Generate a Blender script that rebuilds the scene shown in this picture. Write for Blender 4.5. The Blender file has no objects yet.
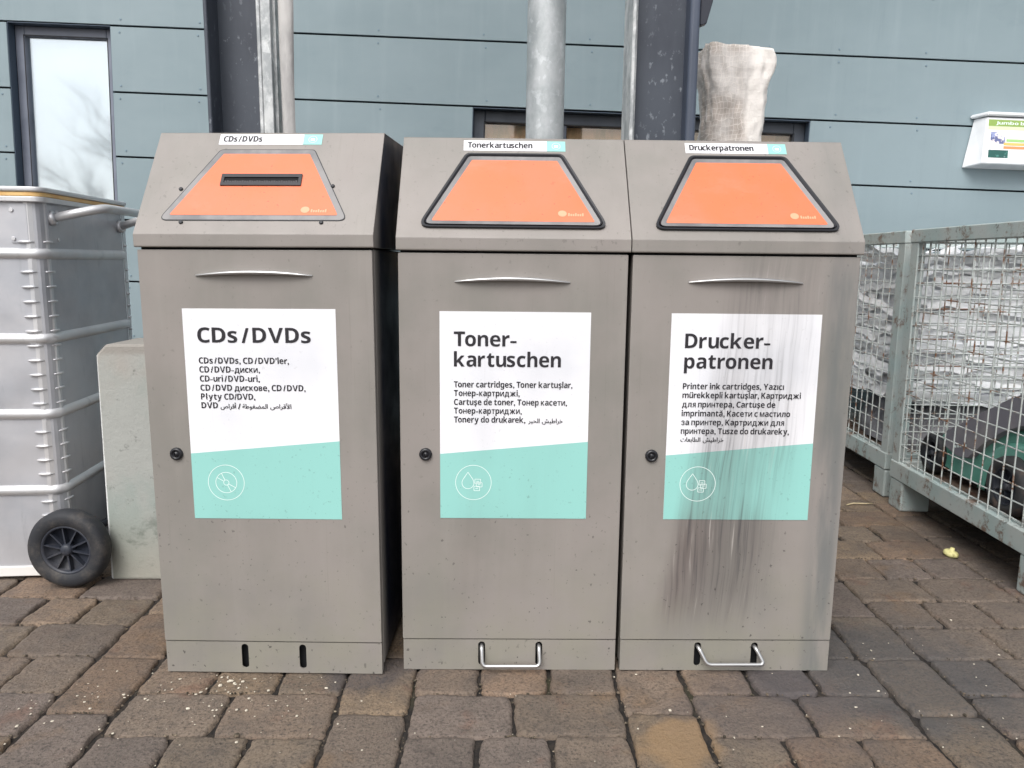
import bpy, bmesh, math, random
from mathutils import Vector, Matrix, noise
random.seed(7)
R = math.radians
SC = bpy.context.scene
COL = SC.collection

# ------------------------------------------------------------------ camera
PIT, YAW, ROL = 0.1582, 0.0132, 0.0103
cam = bpy.data.cameras.new('camera'); camo = bpy.data.objects.new('camera', cam); COL.objects.link(camo)
fw = Vector((math.sin(YAW)*math.cos(PIT), math.cos(YAW)*math.cos(PIT), -math.sin(PIT)))
rt = Vector((math.cos(YAW), -math.sin(YAW), 0)); up = rt.cross(fw)
r2 = math.cos(ROL)*rt + math.sin(ROL)*up; u2 = -math.sin(ROL)*rt + math.cos(ROL)*up
M = Matrix((r2, u2, -fw)).transposed().to_4x4(); M.translation = Vector((0.2031, -1.5064, 0.8515))
camo.matrix_world = M
cam.sensor_width = 36; cam.lens = 769.3/1024*36; cam.clip_end = 500; cam.clip_start = .02
SC.camera = camo

# ------------------------------------------------------------------ world, sun, exposure
SUN_EL, SUN_AZ = R(50), R(200)      # azimuth clockwise from +Y
w = bpy.data.worlds.new('World'); SC.world = w; w.use_nodes = True
nt = w.node_tree; nt.nodes.clear()
sky = nt.nodes.new('ShaderNodeTexSky'); sky.sky_type = 'NISHITA'; sky.sun_disc = False
sky.sun_elevation = SUN_EL; sky.sun_rotation = SUN_AZ; sky.dust_density = 4; sky.air_density = 1.0; sky.ozone_density = 1
hsv = nt.nodes.new('ShaderNodeHueSaturation'); hsv.inputs['Saturation'].default_value = .22
bg = nt.nodes.new('ShaderNodeBackground'); bg.inputs['Strength'].default_value = .15
wo = nt.nodes.new('ShaderNodeOutputWorld')
nt.links.new(sky.outputs[0], hsv.inputs['Color']); nt.links.new(hsv.outputs[0], bg.inputs[0]); nt.links.new(bg.outputs[0], wo.inputs[0])
sl = bpy.data.lights.new('sun', 'SUN'); sl.energy = 1.1; sl.angle = R(35); sl.color = (1, .97, .93)
so = bpy.data.objects.new('sun', sl); COL.objects.link(so)
sd = Vector((math.sin(SUN_AZ)*math.cos(SUN_EL), math.cos(SUN_AZ)*math.cos(SUN_EL), math.sin(SUN_EL)))
so.rotation_euler = sd.to_track_quat('Z', 'Y').to_euler(); so.location = (0, -3, 6)
SC.view_settings.view_transform = 'Standard'; SC.view_settings.look = 'None'
SC.view_settings.exposure = 0.55; SC.view_settings.gamma = 1

# ------------------------------------------------------------------ mesh helper
class MB:
    def __init__(s): s.bm = bmesh.new()
    def box(s, x0, x1, y0, y1, z0, z1, mat=None, bev=0, seg=1):
        b = bmesh.new(); r = bmesh.ops.create_cube(b, size=1)
        for v in b.verts: v.co = Vector((x0+(v.co.x+.5)*(x1-x0), y0+(v.co.y+.5)*(y1-y0), z0+(v.co.z+.5)*(z1-z0)))
        if bev: bmesh.ops.bevel(b, geom=b.edges[:], offset=bev, segments=seg, affect='EDGES', profile=.5)
        if mat: b.transform(mat)
        s.add(b); return s
    def add(s, b):
        vm = {v: s.bm.verts.new(v.co) for v in b.verts}
        for f in b.faces:
            try:
                nf = s.bm.faces.new([vm[v] for v in f.verts]); nf.smooth = f.smooth; nf.material_index = f.material_index
            except ValueError: pass
        b.free()
    def prism(s, pts, y0, y1, plane='xz', bev=0, seg=2, mi=0):
        """polygon pts (a,b) extruded; plane xz -> along y; yz -> along x; xy -> along z"""
        b = bmesh.new()
        def P(a, c, h): return {'xz': (a, h, c), 'yz': (h, a, c), 'xy': (a, c, h)}[plane]
        A = [b.verts.new(P(a, c, y0)) for a, c in pts]; B = [b.verts.new(P(a, c, y1)) for a, c in pts]
        b.faces.new(A); b.faces.new(B[::-1]); n = len(pts)
        for i in range(n): b.faces.new((A[(i+1) % n], A[i], B[i], B[(i+1) % n]))
        bmesh.ops.recalc_face_normals(b, faces=b.faces[:])
        if bev: bmesh.ops.bevel(b, geom=b.edges[:], offset=bev, segments=seg, affect='EDGES', profile=.5)
        for f in b.faces: f.material_index = mi
        s.add(b); return s
    def tube(s, pts, r, n=8, closed=False, caps=True, smooth=True):
        pts = [Vector(p) for p in pts]; rings = []; N = len(pts); prev = None
        for i, p in enumerate(pts):
            if closed: t = (pts[(i+1) % N]-pts[i-1]).normalized()
            else: t = (pts[min(i+1, N-1)]-pts[max(i-1, 0)]).normalized()
            if prev is None:
                a = Vector((0, 0, 1)) if abs(t.z) < .9 else Vector((1, 0, 0)); u = t.cross(a).normalized()
            else: u = (prev-t*prev.dot(t)).normalized()
            prev = u; v = t.cross(u); rr = r[i] if isinstance(r, (list, tuple)) else r
            rings.append([s.bm.verts.new(p+rr*(math.cos(2*math.pi*k/n)*u+math.sin(2*math.pi*k/n)*v)) for k in range(n)])
        for i in range(N if closed else N-1):
            A, B = rings[i], rings[(i+1) % N]
            for k in range(n):
                f = s.bm.faces.new((A[k], A[(k+1) % n], B[(k+1) % n], B[k])); f.smooth = smooth
        if caps and not closed: s.bm.faces.new(rings[0][::-1]); s.bm.faces.new(rings[-1])
        return s
    def cyl(s, c, ax, r, h, n=24, bev=0):
        """disc/cylinder starting at c, running h along ax"""
        ax = Vector(ax).normalized(); c = Vector(c)
        if bev: pts = [c, c, c+ax*(h-bev), c+ax*h]; rr = [r*.001, r, r, r-bev]
        else: pts = [c, c+ax*h]; rr = [r, r]
        if bev: pts[1] = c+ax*1e-5
        return s.tube(pts, rr, n)
    def lathe(s, prof, c, ax, n=32):
        ax = Vector(ax).normalized(); c = Vector(c)
        a = Vector((0, 0, 1)) if abs(ax.z) < .9 else Vector((1, 0, 0)); u = ax.cross(a).normalized(); v = ax.cross(u)
        rings = [[s.bm.verts.new(c+ax*h+rr*(math.cos(2*math.pi*k/n)*u+math.sin(2*math.pi*k/n)*v)) for k in range(n)] for rr, h in prof]
        for A, B in zip(rings, rings[1:]):
            for k in range(n): f = s.bm.faces.new((A[k], A[(k+1) % n], B[(k+1) % n], B[k])); f.smooth = True
        return s
    def grid(s, fn, nu, nv, smooth=True):
        V = [[s.bm.verts.new(fn(i/nu, j/nv)) for j in range(nv+1)] for i in range(nu+1)]
        for i in range(nu):
            for j in range(nv):
                f = s.bm.faces.new((V[i][j], V[i+1][j], V[i+1][j+1], V[i][j+1])); f.smooth = smooth
        return s
    def xform(s, m): s.bm.transform(m); return s
    def build(s, name, mat, parent=None, recalc=True):
        if recalc: bmesh.ops.recalc_face_normals(s.bm, faces=s.bm.faces[:])
        me = bpy.data.meshes.new(name); s.bm.to_mesh(me); s.bm.free()
        o = bpy.data.objects.new(name, me); COL.objects.link(o)
        for m in (mat if isinstance(mat, (list, tuple)) else [mat]): me.materials.append(m)
        if parent: o.parent = parent
        return o
def tag(o, label=None, cat=None, group=None, kind=None):
    if label: o['label'] = label
    if cat: o['category'] = cat
    if group: o['group'] = group
    if kind: o['kind'] = kind
    return o
def empty(name, loc=(0, 0, 0), rot=(0, 0, 0)):
    o = bpy.data.objects.new(name, None); COL.objects.link(o); o.location = loc; o.rotation_euler = rot
    o.empty_display_size = .1; return o
def rrect(x0, x1, z0, z1, r, n=5):
    pts = []
    for cx, cz, a0 in ((x1-r, z1-r, 0), (x0+r, z1-r, 90), (x0+r, z0+r, 180), (x1-r, z0+r, 270)):
        for k in range(n+1):
            a = R(a0+90*k/n); pts.append((cx+r*math.cos(a), cz+r*math.sin(a)))
    return pts
def roundpoly(P, r, n=5):
    out = []; N = len(P)
    for i in range(N):
        p = Vector(P[i]); a = (Vector(P[i-1])-p).normalized(); b = (Vector(P[(i+1) % N])-p).normalized()
        ang = a.angle(b); d = r/math.tan(ang/2)
        p0 = p+a*d; p1 = p+b*d
        for k in range(n+1):
            t = k/n; q = (1-t)**2*p0+2*t*(1-t)*p+t*t*p1; out.append((q.x, q.y))
    return out

# ------------------------------------------------------------------ material helper
def lin(r, g, b):
    f = lambda c: (c/255/12.92) if c/255 <= .04045 else ((c/255+.055)/1.055)**2.4
    return (f(r), f(g), f(b), 1)
class MT:
    def __init__(s, name, col=(.5, .5, .5, 1), rough=.6, metal=0, spec=.5):
        s.m = bpy.data.materials.new(name); s.m.use_nodes = True; s.t = s.m.node_tree; s.n = s.t.nodes
        s.b = s.n['Principled BSDF']; s.b.inputs['Base Color'].default_value = col
        s.b.inputs['Roughness'].default_value = rough; s.b.inputs['Metallic'].default_value = metal
        s.b.inputs['Specular IOR Level'].default_value = spec
        tc = s.n.new('ShaderNodeTexCoord'); s.co = tc.outputs['Object']; s.c = None
        rg = s.n.new('ShaderNodeRGB'); rg.outputs[0].default_value = col; s.c = rg.outputs[0]
    def L(s, a, b): s.t.links.new(a, b)
    def geo(s): s.co = s.n.new('ShaderNodeNewGeometry').outputs['Position']; return s
    def map(s, sc, loc=(0, 0, 0), rot=(0, 0, 0)):
        m = s.n.new('ShaderNodeMapping'); m.inputs['Scale'].default_value = sc; m.inputs['Location'].default_value = loc
        m.inputs['Rotation'].default_value = rot
        s.L(s.co, m.inputs[0]); return m.outputs[0]
    def noise(s, scale=5, detail=6, rough=.55, sc=(1, 1, 1), loc=(0, 0, 0), dist=0, rot=(0, 0, 0)):
        n = s.n.new('ShaderNodeTexNoise'); n.inputs['Scale'].default_value = scale; n.inputs['Detail'].default_value = detail
        n.inputs['Roughness'].default_value = rough; n.inputs['Distortion'].default_value = dist
        s.L(s.map(sc, loc, rot), n.inputs['Vector']); return n.outputs['Fac']
    def voro(s, scale=20, sc=(1, 1, 1), feature='F1', out='Distance', loc=(0, 0, 0)):
        n = s.n.new('ShaderNodeTexVoronoi'); n.feature = feature; n.inputs['Scale'].default_value = scale
        s.L(s.map(sc, loc), n.inputs['Vector']); return n.outputs[out]
    def ramp(s, v, a, b, lo=0, hi=1, smooth=True):
        m = s.n.new('ShaderNodeMapRange'); m.inputs['From Min'].default_value = a; m.inputs['From Max'].default_value = b
        m.inputs['To Min'].default_value = lo; m.inputs['To Max'].default_value = hi
        if smooth: m.interpolation_type = 'SMOOTHSTEP'
        s.L(v, m.inputs['Value']); return m.outputs[0]
    def math(s, op, a, b=None):
        m = s.n.new('ShaderNodeMath'); m.operation = op
        for i, v in enumerate((a, b)):
            if v is None: continue
            if isinstance(v, (int, float)): m.inputs[i].default_value = v
            else: s.L(v, m.inputs[i])
        return m.outputs[0]
    def sep(s):
        x = s.n.new('ShaderNodeSeparateXYZ'); s.L(s.co, x.inputs[0]); return x.outputs
    def mix(s, col, fac, mode='MIX'):
        m = s.n.new('ShaderNodeMix'); m.data_type = 'RGBA'; m.blend_type = mode
        if isinstance(fac, (int, float)): m.inputs[0].default_value = fac
        else: s.L(fac, m.inputs[0])
        s.L(s.c, m.inputs[6])
        if isinstance(col, tuple): m.inputs[7].default_value = col
        else: s.L(col, m.inputs[7])
        s.c = m.outputs[2]; return s
    def bump(s, h, strength=.3, dist=.002):
        b = s.n.new('ShaderNodeBump'); b.inputs['Strength'].default_value = strength; b.inputs['Distance'].default_value = dist
        s.L(h, b.inputs['Height'])
        if s.b.inputs['Normal'].links: s.L(s.b.inputs['Normal'].links[0].from_socket, b.inputs['Normal'])
        s.L(b.outputs[0], s.b.inputs['Normal']); return s
    def rough(s, v): s.L(v, s.b.inputs['Roughness']); return s
    def end(s): s.L(s.c, s.b.inputs['Base Color']); return s.m

MATS = {}
def bin_finish(t, amt, speck=.7, right=0.0, seed=0):
    """runs of soot and ink, dots of dirt on a bin's outside; object coordinates are the bin's"""
    x, y, z = t.sep()
    # slanted streaks
    xs = t.math('ADD', x, t.math('MULTIPLY', z, -.17))
    xt = t.math('ADD', t.math('ADD', x, t.math('MULTIPLY', z, -.055)), t.math('MULTIPLY', t.noise(3, 2, .5, (1, 1, 1), (seed, 3, 0)), .035))
    cmb = t.n.new('ShaderNodeCombineXYZ'); t.L(xt, cmb.inputs[0]); t.L(z, cmb.inputs[2])
    n = t.n.new('ShaderNodeTexNoise'); n.inputs['Scale'].default_value = 1; n.inputs['Detail'].default_value = 5; n.inputs['Roughness'].default_value = .6
    mp = t.n.new('ShaderNodeMapping'); mp.inputs['Scale'].default_value = (62, 1, 1.6); mp.inputs['Location'].default_value = (seed*3.1, seed, seed*1.7)
    t.L(cmb.outputs[0], mp.inputs[0]); t.L(mp.outputs[0], n.inputs['Vector'])
    st = t.ramp(n.outputs['Fac'], .36, .70)
    wx = t.math('MULTIPLY', t.ramp(xs, .035, .085), t.ramp(xs, .18, .30, 1, 0))
    wz = t.math('MULTIPLY', t.ramp(z, .07, .22), t.math('MULTIPLY', t.ramp(z, .42, .80, 1, .38), t.ramp(z, .80, .90, 1, .12)))
    big = t.ramp(t.noise(6, 3, .5, (1.6, 1, .5), (seed, 0, 0)), .22, .5)
    msk = t.math('MULTIPLY', t.math('MULTIPLY', wx, wz), t.math('MULTIPLY', t.math('ADD', t.math('MULTIPLY', st, .42), .58), big))
    # warm to violet ink tints across the width
    t.mix(lin(114, 99, 94), t.math('MULTIPLY', msk, t.math('MULTIPLY', amt*.9, t.math('MULTIPLY', t.ramp(xs, .06, .18, 1, .3), t.ramp(z, .28, .42, 1, .25)))))
    t.mix(lin(82, 80, 80), t.math('MULTIPLY', msk, amt*.62))
    if amt > .3:
        dn = t.n.new('ShaderNodeTexNoise'); dn.inputs['Scale'].default_value = 1; dn.inputs['Detail'].default_value = 3
        m2 = t.n.new('ShaderNodeMapping'); m2.inputs['Scale'].default_value = (170, 1, 5.5); t.L(cmb.outputs[0], m2.inputs[0]); t.L(m2.outputs[0], dn.inputs['Vector'])
        t.mix(lin(56, 56, 62), t.math('MULTIPLY', t.math('MULTIPLY', t.ramp(dn.outputs['Fac'], .48, .68), msk), .62*amt))
        t.mix(lin(196, 190, 186), t.math('MULTIPLY', t.math('MULTIPLY', t.ramp(dn.outputs['Fac'], .30, .38, 1, 0), t.math('MULTIPLY', wx, wz)), .4*amt))
    if right:
        wr = t.math('MULTIPLY', t.math('MULTIPLY', t.ramp(x, .365, .41), t.ramp(x, .425, .445, 1, .5)), t.ramp(z, .80, .90, 1, .22))
        t.mix(lin(88, 96, 98), t.math('MULTIPLY', wr, t.math('MULTIPLY', right, t.ramp(t.noise(4, 4, .6, (6, 1, .8)), .25, .6))))
    # thin runs everywhere
    run = t.ramp(t.noise(1, 4, .6, (110, 10, 2.2), (seed*2.3, 0, 1)), .60, .80)
    t.mix(lin(104, 99, 94), t.math('MULTIPLY', run, .38 if speck > .5 else .1))
    # mud specks, more of them near the ground
    sp = t.math('MULTIPLY', t.ramp(t.noise(120, 2, .5, (1, 1, .8), (seed*7, 0, 0)), .655, .705), t.ramp(t.noise(11, 3, .6, loc=(seed, 5, 0)), .40, .58))
    t.mix(lin(40, 36, 36), t.math('MULTIPLY', sp, t.math('MULTIPLY', speck, t.ramp(z, .10, .60, 1, .30))))
    s2 = t.ramp(t.noise(300, 2, .5, loc=(seed*3, 2, 0)), .70, .76)
    t.mix(lin(60, 56, 54), t.math('MULTIPLY', s2, t.math('MULTIPLY', speck, .5)))
    return t

def metal_paint(name, amt, right=0, seed=0, speck=.7, side=False):
    t = MT(name, lin(141, 135, 131), .42, 0, .45)
    t.mix(lin(128, 125, 120), t.ramp(t.noise(3.5, 5, .6, (1, 1, 1), (seed, 0, 0)), .35, .7))
    t.mix(lin(147, 143, 137), t.math('MULTIPLY', t.ramp(t.noise(1, 5, .6, (22, 10, 1.5), (seed, 2, 0)), .45, .75), .3))
    # green-grey film at the foot
    z = t.sep()[2]
    t.mix(lin(138, 136, 122), t.math('MULTIPLY', t.ramp(z, .0, .35, .55, 0), t.ramp(t.noise(9, 4), .3, .7)))
    if side:   # dark navy flank, deepening from the front edge towards the back
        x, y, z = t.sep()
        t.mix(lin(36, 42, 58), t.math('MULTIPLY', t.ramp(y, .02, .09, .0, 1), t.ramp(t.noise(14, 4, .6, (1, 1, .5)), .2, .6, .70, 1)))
    bin_finish(t, amt, speck, right, seed)
    t.bump(t.noise(900, 2), .08, .0005).bump(t.noise(6, 3), .25, .003)
    t.rough(t.ramp(t.noise(12, 4), .3, .7, .36, .55))
    return t.end()

# ------------------------------------------------------------------ text helper
def text_bm(s, size=1.0, bold=0.0, res=3):
    c = bpy.data.curves.new('lettering', 'FONT'); c.body = s; c.size = 1; c.offset = bold; c.resolution_u = res
    o = bpy.data.objects.new('lettering', c); COL.objects.link(o)
    dg = bpy.context.evaluated_depsgraph_get()
    me = bpy.data.meshes.new_from_object(o.evaluated_get(dg))
    b = bmesh.new(); b.from_mesh(me); bpy.data.objects.remove(o); bpy.data.curves.remove(c); bpy.data.meshes.remove(me)
    return b
HEAVY = {}
def bold_char(c):
    if 'A' <= c <= 'Z': return chr(0x1D5D4+ord(c)-65)
    if 'a' <= c <= 'z': return chr(0x1D5EE+ord(c)-97)
    return None
SAME = dict(zip('аеорсіАЕОРСКТМН', 'aeopciAEOPCKTMH'))
SMALLCAP = {'н': 'H', 'т': 'T', 'к': 'K', 'м': 'M', 'в': 'B', 'я': 'R', 'и': 'N'}
def glyph(c):
    """(bmesh verts, faces) of one heavy letter, starting at x = 0, cap height .714"""
    if c in HEAVY: return HEAVY[c]
    V, F = [], []
    def put(b, sx=1, sy=1, dx=0, dy=0, mirror=False, dep=0.0):
        x0 = min(v.co.x for v in b.verts); x1 = max(v.co.x for v in b.verts); n0 = len(V)
        for k, v in enumerate(b.verts): v.index = k
        for v in b.verts:
            x = (x1-v.co.x) if mirror else (v.co.x-x0)
            V.append((x*sx+dx, v.co.y*sy+dy, dep))
        for f in b.faces: F.append([n0+v.index for v in f.verts])
        b.free(); return (x1-x0)*sx
    def light(ch, wt, **k):
        for q, dx in enumerate((0, wt, wt/2)):
            kk = dict(k); kk['dx'] = k.get('dx', 0)+dx; kk['dep'] = q
            w_ = put(text_bm(ch), **kk)
        return w_+wt
    c0 = SAME.get(c, c); B_ = bold_char(c0)
    if B_: w_ = put(text_bm(B_))
    elif c in SMALLCAP: w_ = put(text_bm(bold_char(SMALLCAP[c])), .80, .765, mirror=c in 'яи')
    elif c in 'şç':
        w_ = put(text_bm(bold_char('s' if c == 'ş' else 'c'))); put(text_bm('\u00b8'), 1.1, 1.1, dx=w_/2-.10, dep=1)
    elif c == 'ü': w_ = put(text_bm(bold_char('u'))); [put(text_bm('.'), 1.25, 1.25, dx=q, dy=.60, dep=1) for q in (.10, .32)]
    elif c == 'ă': w_ = put(text_bm(bold_char('a'))); put(text_bm('\u02d8'), 1.2, 1.1, dx=.12, dy=.03, dep=1)
    elif c == 'ł': w_ = put(text_bm(bold_char('l')), dx=.07)+.14; put(text_bm('/'), .75, .30, dx=.0, dy=.27, dep=1)
    elif c == 'ý': w_ = put(text_bm(bold_char('y'))); put(text_bm('/'), .6, .22, dx=.24, dy=.62, dep=1)
    elif c == 'ı':
        b = text_bm(bold_char('i')); bmesh.ops.delete(b, geom=[v for v in b.verts if v.co.y > .57], context='VERTS'); w_ = put(b)
    else: w_ = light(c, .055 if c in '/-,.\u2019' else .05)
    HEAVY[c] = (V, F, w_); return HEAVY[c]
def put_text(mb, s, x0, x1, base, cap, to3d, bold=.018):
    raw = any(ord(c) > 0xFB00 for c in s) or any(0x600 <= ord(c) < 0x700 for c in s)
    k = cap/.714; items = []; x = 0
    if raw:
        for j, dx in enumerate((-1, 1, 0)):
            b = text_bm(s); a0 = min(v.co.x for v in b.verts); a1 = max(v.co.x for v in b.verts); k = cap/.70; g = bold*k
            for v in b.verts: v.co = to3d(x0+g+(v.co.x-a0)/(a1-a0)*(x1-x0-2*g)+dx*g, base+v.co.y*k)+Vector((0, -.00009*j, 0))
            mb.add(b)
        return
    for i, c in enumerate(s):
        if c == ' ': x += .10 if '/' in s[max(0, i-1):i+2] else .21; continue
        V, F, w_ = glyph(c); items.append((c, x)); x += w_+.088
        nx = s[i+1] if i+1 < len(s) else ' '
        if c in 'TrVyuгт' and nx in 'aoecsаое,-.': x -= .05
        if c in 'TV' and nx in 'oae': x -= .04
        if c == '/' or nx == '/': x -= .03
    tot = x-.088; sx = (x1-x0)/tot
    for c, xx in items:
        V, F, w_ = glyph(c); b = bmesh.new()
        vs = [b.verts.new(to3d(x0+(xx+v[0])*sx, base+v[1]*k)+Vector((0, -.00009*v[2], 0))) for v in V]
        for f in F:
            try: b.faces.new([vs[q] for q in f])
            except ValueError: pass
        mb.add(b)
AR = {'ا': (0xFE8D, 0), 'أ': (0xFE83, 0), 'ل': (0xFEDD, 1), 'ق': (0xFED5, 1), 'ر': (0xFEAD, 0), 'ص': (0xFEB9, 1), 'م': (0xFEE1, 1), 'ض': (0xFEBD, 1),
      'غ': (0xFECD, 1), 'و': (0xFEED, 0), 'ط': (0xFEC1, 1), 'ة': (0xFE93, 0), 'خ': (0xFEA5, 1), 'ش': (0xFEB5, 1), 'ي': (0xFEF1, 1), 'ح': (0xFEA1, 1),
      'ب': (0xFE8F, 1), 'ع': (0xFEC9, 1), 'ت': (0xFE95, 1)}
def arab(s):
    """joined forms, written out from left to right as they stand on the sheet"""
    out = []
    s = s.replace('لأ', '\ufef7')
    for i, ch in enumerate(s):
        if ch not in AR: out.append(ch); continue
        base, two = AR[ch]
        pj = i > 0 and s[i-1] in AR and AR[s[i-1]][1]
        nj = two and i+1 < len(s) and (s[i+1] in AR or s[i+1] == '\ufef7')
        out.append(chr(base+(3 if pj and nj else 2 if nj else 1 if pj else 0)))
    return ''.join(out[::-1])

# ------------------------------------------------------------------ setting: pavement
def paver_mat():
    t = MT('paver_stone', (.2, .18, .16, 1), .8).geo()
    at = t.n.new('ShaderNodeAttribute'); at.attribute_name = 'stone'; t.c = at.outputs['Color']
    t.mix(lin(92, 84, 78), t.math('MULTIPLY', t.ramp(t.noise(9, 6, .65), .4, .7), .65))
    t.mix(lin(124, 98, 70), t.math('MULTIPLY', t.ramp(t.noise(6, 5, .6, loc=(4, 2, 0)), .55, .72), .5))
    t.mix(lin(116, 76, 58), t.math('MULTIPLY', t.ramp(t.noise(8, 4, .6, loc=(9, 5, 0)), .58, .74), .4))
    t.mix(lin(50, 45, 43), t.math('MULTIPLY', t.ramp(t.noise(170, 5, .75), .46, .66), .75))
    t.mix(lin(58, 52, 50), t.math('MULTIPLY', t.ramp(t.noise(38, 6, .75, loc=(7, 1, 0)), .52, .72), .6))
    t.mix(lin(146, 134, 120), t.math('MULTIPLY', t.ramp(t.noise(190, 4, .75, loc=(3, 3, 3)), .56, .74), .6))
    # spilled toner and soot beside the right-hand bin; a darker patch at the gap
    x, y, z = t.sep()
    def blob(cx, cy, r, amt, col):
        d = t.math('SQRT', t.math('ADD', t.math('POWER', t.math('SUBTRACT', x, cx), 2), t.math('POWER', t.math('MULTIPLY', t.math('SUBTRACT', y, cy), 1.3), 2)))
        d = t.math('ADD', d, t.math('MULTIPLY', t.math('SUBTRACT', t.noise(6, 4), .5), .35))
        t.mix(col, t.math('MULTIPLY', t.ramp(d, r*.45, r, 1, 0), amt))
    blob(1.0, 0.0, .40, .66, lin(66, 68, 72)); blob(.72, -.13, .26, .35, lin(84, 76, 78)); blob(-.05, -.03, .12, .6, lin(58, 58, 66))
    blob(.52, -.27, .12, .62, lin(150, 122, 88))
    blob(1.95, .75, .62, .6, lin(46, 42, 42))  # shade under the near cage, painted into the stone colour
    t.bump(t.noise(120, 5, .75), 1.0, .005).bump(t.noise(28, 4, .6), .35, .005).bump(t.noise(500, 2), .3, .001)
    t.rough(t.ramp(t.noise(30, 4), .3, .7, .62, .9))
    return t.end()
MATS['paver'] = paver_mat()
t = MT('joint_grit', lin(56, 49, 43), .95).geo()
t.mix(lin(30, 27, 26), t.ramp(t.noise(60, 5, .7), .35, .6)); t.mix(lin(70, 70, 44), t.math('MULTIPLY', t.ramp(t.noise(5, 4), .58, .7), .5))
t.bump(t.noise(200, 4, .7), 1, .004); MATS['joint'] = t.end()

def stones():
    L = []; lo_y, hi_y = -3.0, 2.2
    rng = random.Random(3)
    for k in range(-8, 9):
        X = .03+.553*k
        if X > 5.2 or X < -4.8: continue
        xa, xb, xc = X, X+.412, X+.553
        # wide band: rows of three squares and rows of two long stones in turn
        y = -.09; up_ = True
        rows = []
        ys = [-.0888-.139*i for i in range(0, 24)][::-1]+[-.0888+.1445*i for i in range(1, 17)]
        two0 = -.2278
        for i in range(len(ys)-1):
            y0, y1 = ys[i], ys[i+1]; j = round((y0-two0)/.141)
            n = 2 if j % 2 == 0 else 3
            if k % 2 and y0 > .3: n = 5-n
            e = [0]+[q/n+rng.uniform(-.015, .015) for q in range(1, n)]+[1]
            for q in range(n): L.append((xa+(xb-xa)*e[q], xa+(xb-xa)*e[q+1], y0, y1))
        # narrow band: long stones lengthways
        y = -.157-.2075*14
        while y < hi_y:
            hgt = .2075 if y < .0 or rng.random() < .55 else .14
            L.append((xb, xc, y, y+hgt)); y += hgt
    return [s for s in L if s[3] > lo_y and s[2] < hi_y]
def build_pavement():
    verts, faces, cols = [], [], []
    rng = random.Random(11)
    pal = [lin(126, 110, 96), lin(121, 107, 94), lin(131, 113, 96), lin(118, 105, 94), lin(128, 108, 91), lin(122, 108, 93), lin(116, 104, 96), lin(134, 116, 96)]
    for (x0, x1, y0, y1) in stones():
        near = -1.5 < x0 < 2.3 and y1 > -.5 and y0 < 1.6
        n = 22 if near else 6
        g = rng.uniform(.0018, .0038); h_ = rng.uniform(.0003, .0016); x0 += g; x1 -= g; y0 += h_; y1 -= h_
        cx, cy, hx, hy = (x0+x1)/2, (y0+y1)/2, (x1-x0)/2, (y1-y0)/2
        tx, ty, dz = rng.gauss(0, .007), rng.gauss(0, .010), rng.uniform(-.0020, .0012); sd = rng.uniform(0, 100)
        c = pal[rng.randrange(len(pal))]; b = rng.uniform(.86, 1.14); c = (c[0]*b, c[1]*b, c[2]*b, 1)
        cr = rng.uniform(.03, .10); dr = rng.uniform(.004, .007)
        base = len(verts)
        us = [-1, -.97, -.9, -.8]+[(-.8+1.6*i/(n-6)) for i in range(1, n-6)]+[.8, .9, .97, 1] if n > 6 else [-1, -.93, -.7, 0, .7, .93, 1]
        m = len(us)
        for u in us:
            for v in us:
                wgt = (abs(u)**7)*(abs(v)**7); px = cx+hx*u*(1-cr*wgt*1.0*min(1, .07/hx)); py = cy+hy*v*(1-cr*wgt*min(1, .07/hy))
                ex = max(0, 1-(1-abs(u))*hx/.010); ey = max(0, 1-(1-abs(v))*hy/.008)
                e = min(1, math.hypot(ex, ey*.7)); 
                nz = noise.noise((px*22+sd, py*22, sd)); n2 = noise.noise((px*70, py*70+sd, 3))
                edge = e > .35
                jit = .0062*(e if edge else 0)
                px += jit*(noise.noise((px*25, py*25, 5+sd))+.6*noise.noise((px*110, py*110, 5+sd))); py += jit*(noise.noise((px*25, py*25, 9+sd))+.6*noise.noise((px*80, py*80, 9+sd)))
                z = dz+tx*(px-cx)+ty*(py-cy)-dr*e*e*(1+.7*n2)+.0022*nz+.0014*n2*(1+3*e)+.0014*e*noise.noise((px*160, py*160, sd))
                if max(abs(u), abs(v)) == 1: z -= .009
                wr_ = .0 if e < .15 else min(1, e)*(.5+.5*noise.noise((px*30, py*30, 2)))
                verts.append((px, py, z)); cols.append((c[0]*(1+.35*wr_), c[1]*(1+.33*wr_), c[2]*(1+.28*wr_), 1))
        for i in range(m-1):
            for j in range(m-1):
                a = base+i*m+j; faces.append((a, a+m, a+m+1, a+1))
    me = bpy.data.meshes.new('pavement'); me.from_pydata(verts, [], faces)
    at = me.color_attributes.new('stone', 'FLOAT_COLOR', 'POINT')
    at.data.foreach_set('color', [q for c in cols for q in c])
    me.polygons.foreach_set('use_smooth', [True]*len(faces)); me.materials.append(MATS['paver'])
    o = bpy.data.objects.new('pavement', me); COL.objects.link(o); tag(o, 'tumbled brown and grey paving stones laid in bands', kind='structure')
build_pavement()
mb = MB(); mb.grid(lambda u, v: ((u-.5)*240, (v-.5)*240, -.0095), 4, 4)
tag(mb.build('ground', MATS['joint']), 'dark grit ground in the joints of the paving', kind='structure')

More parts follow.
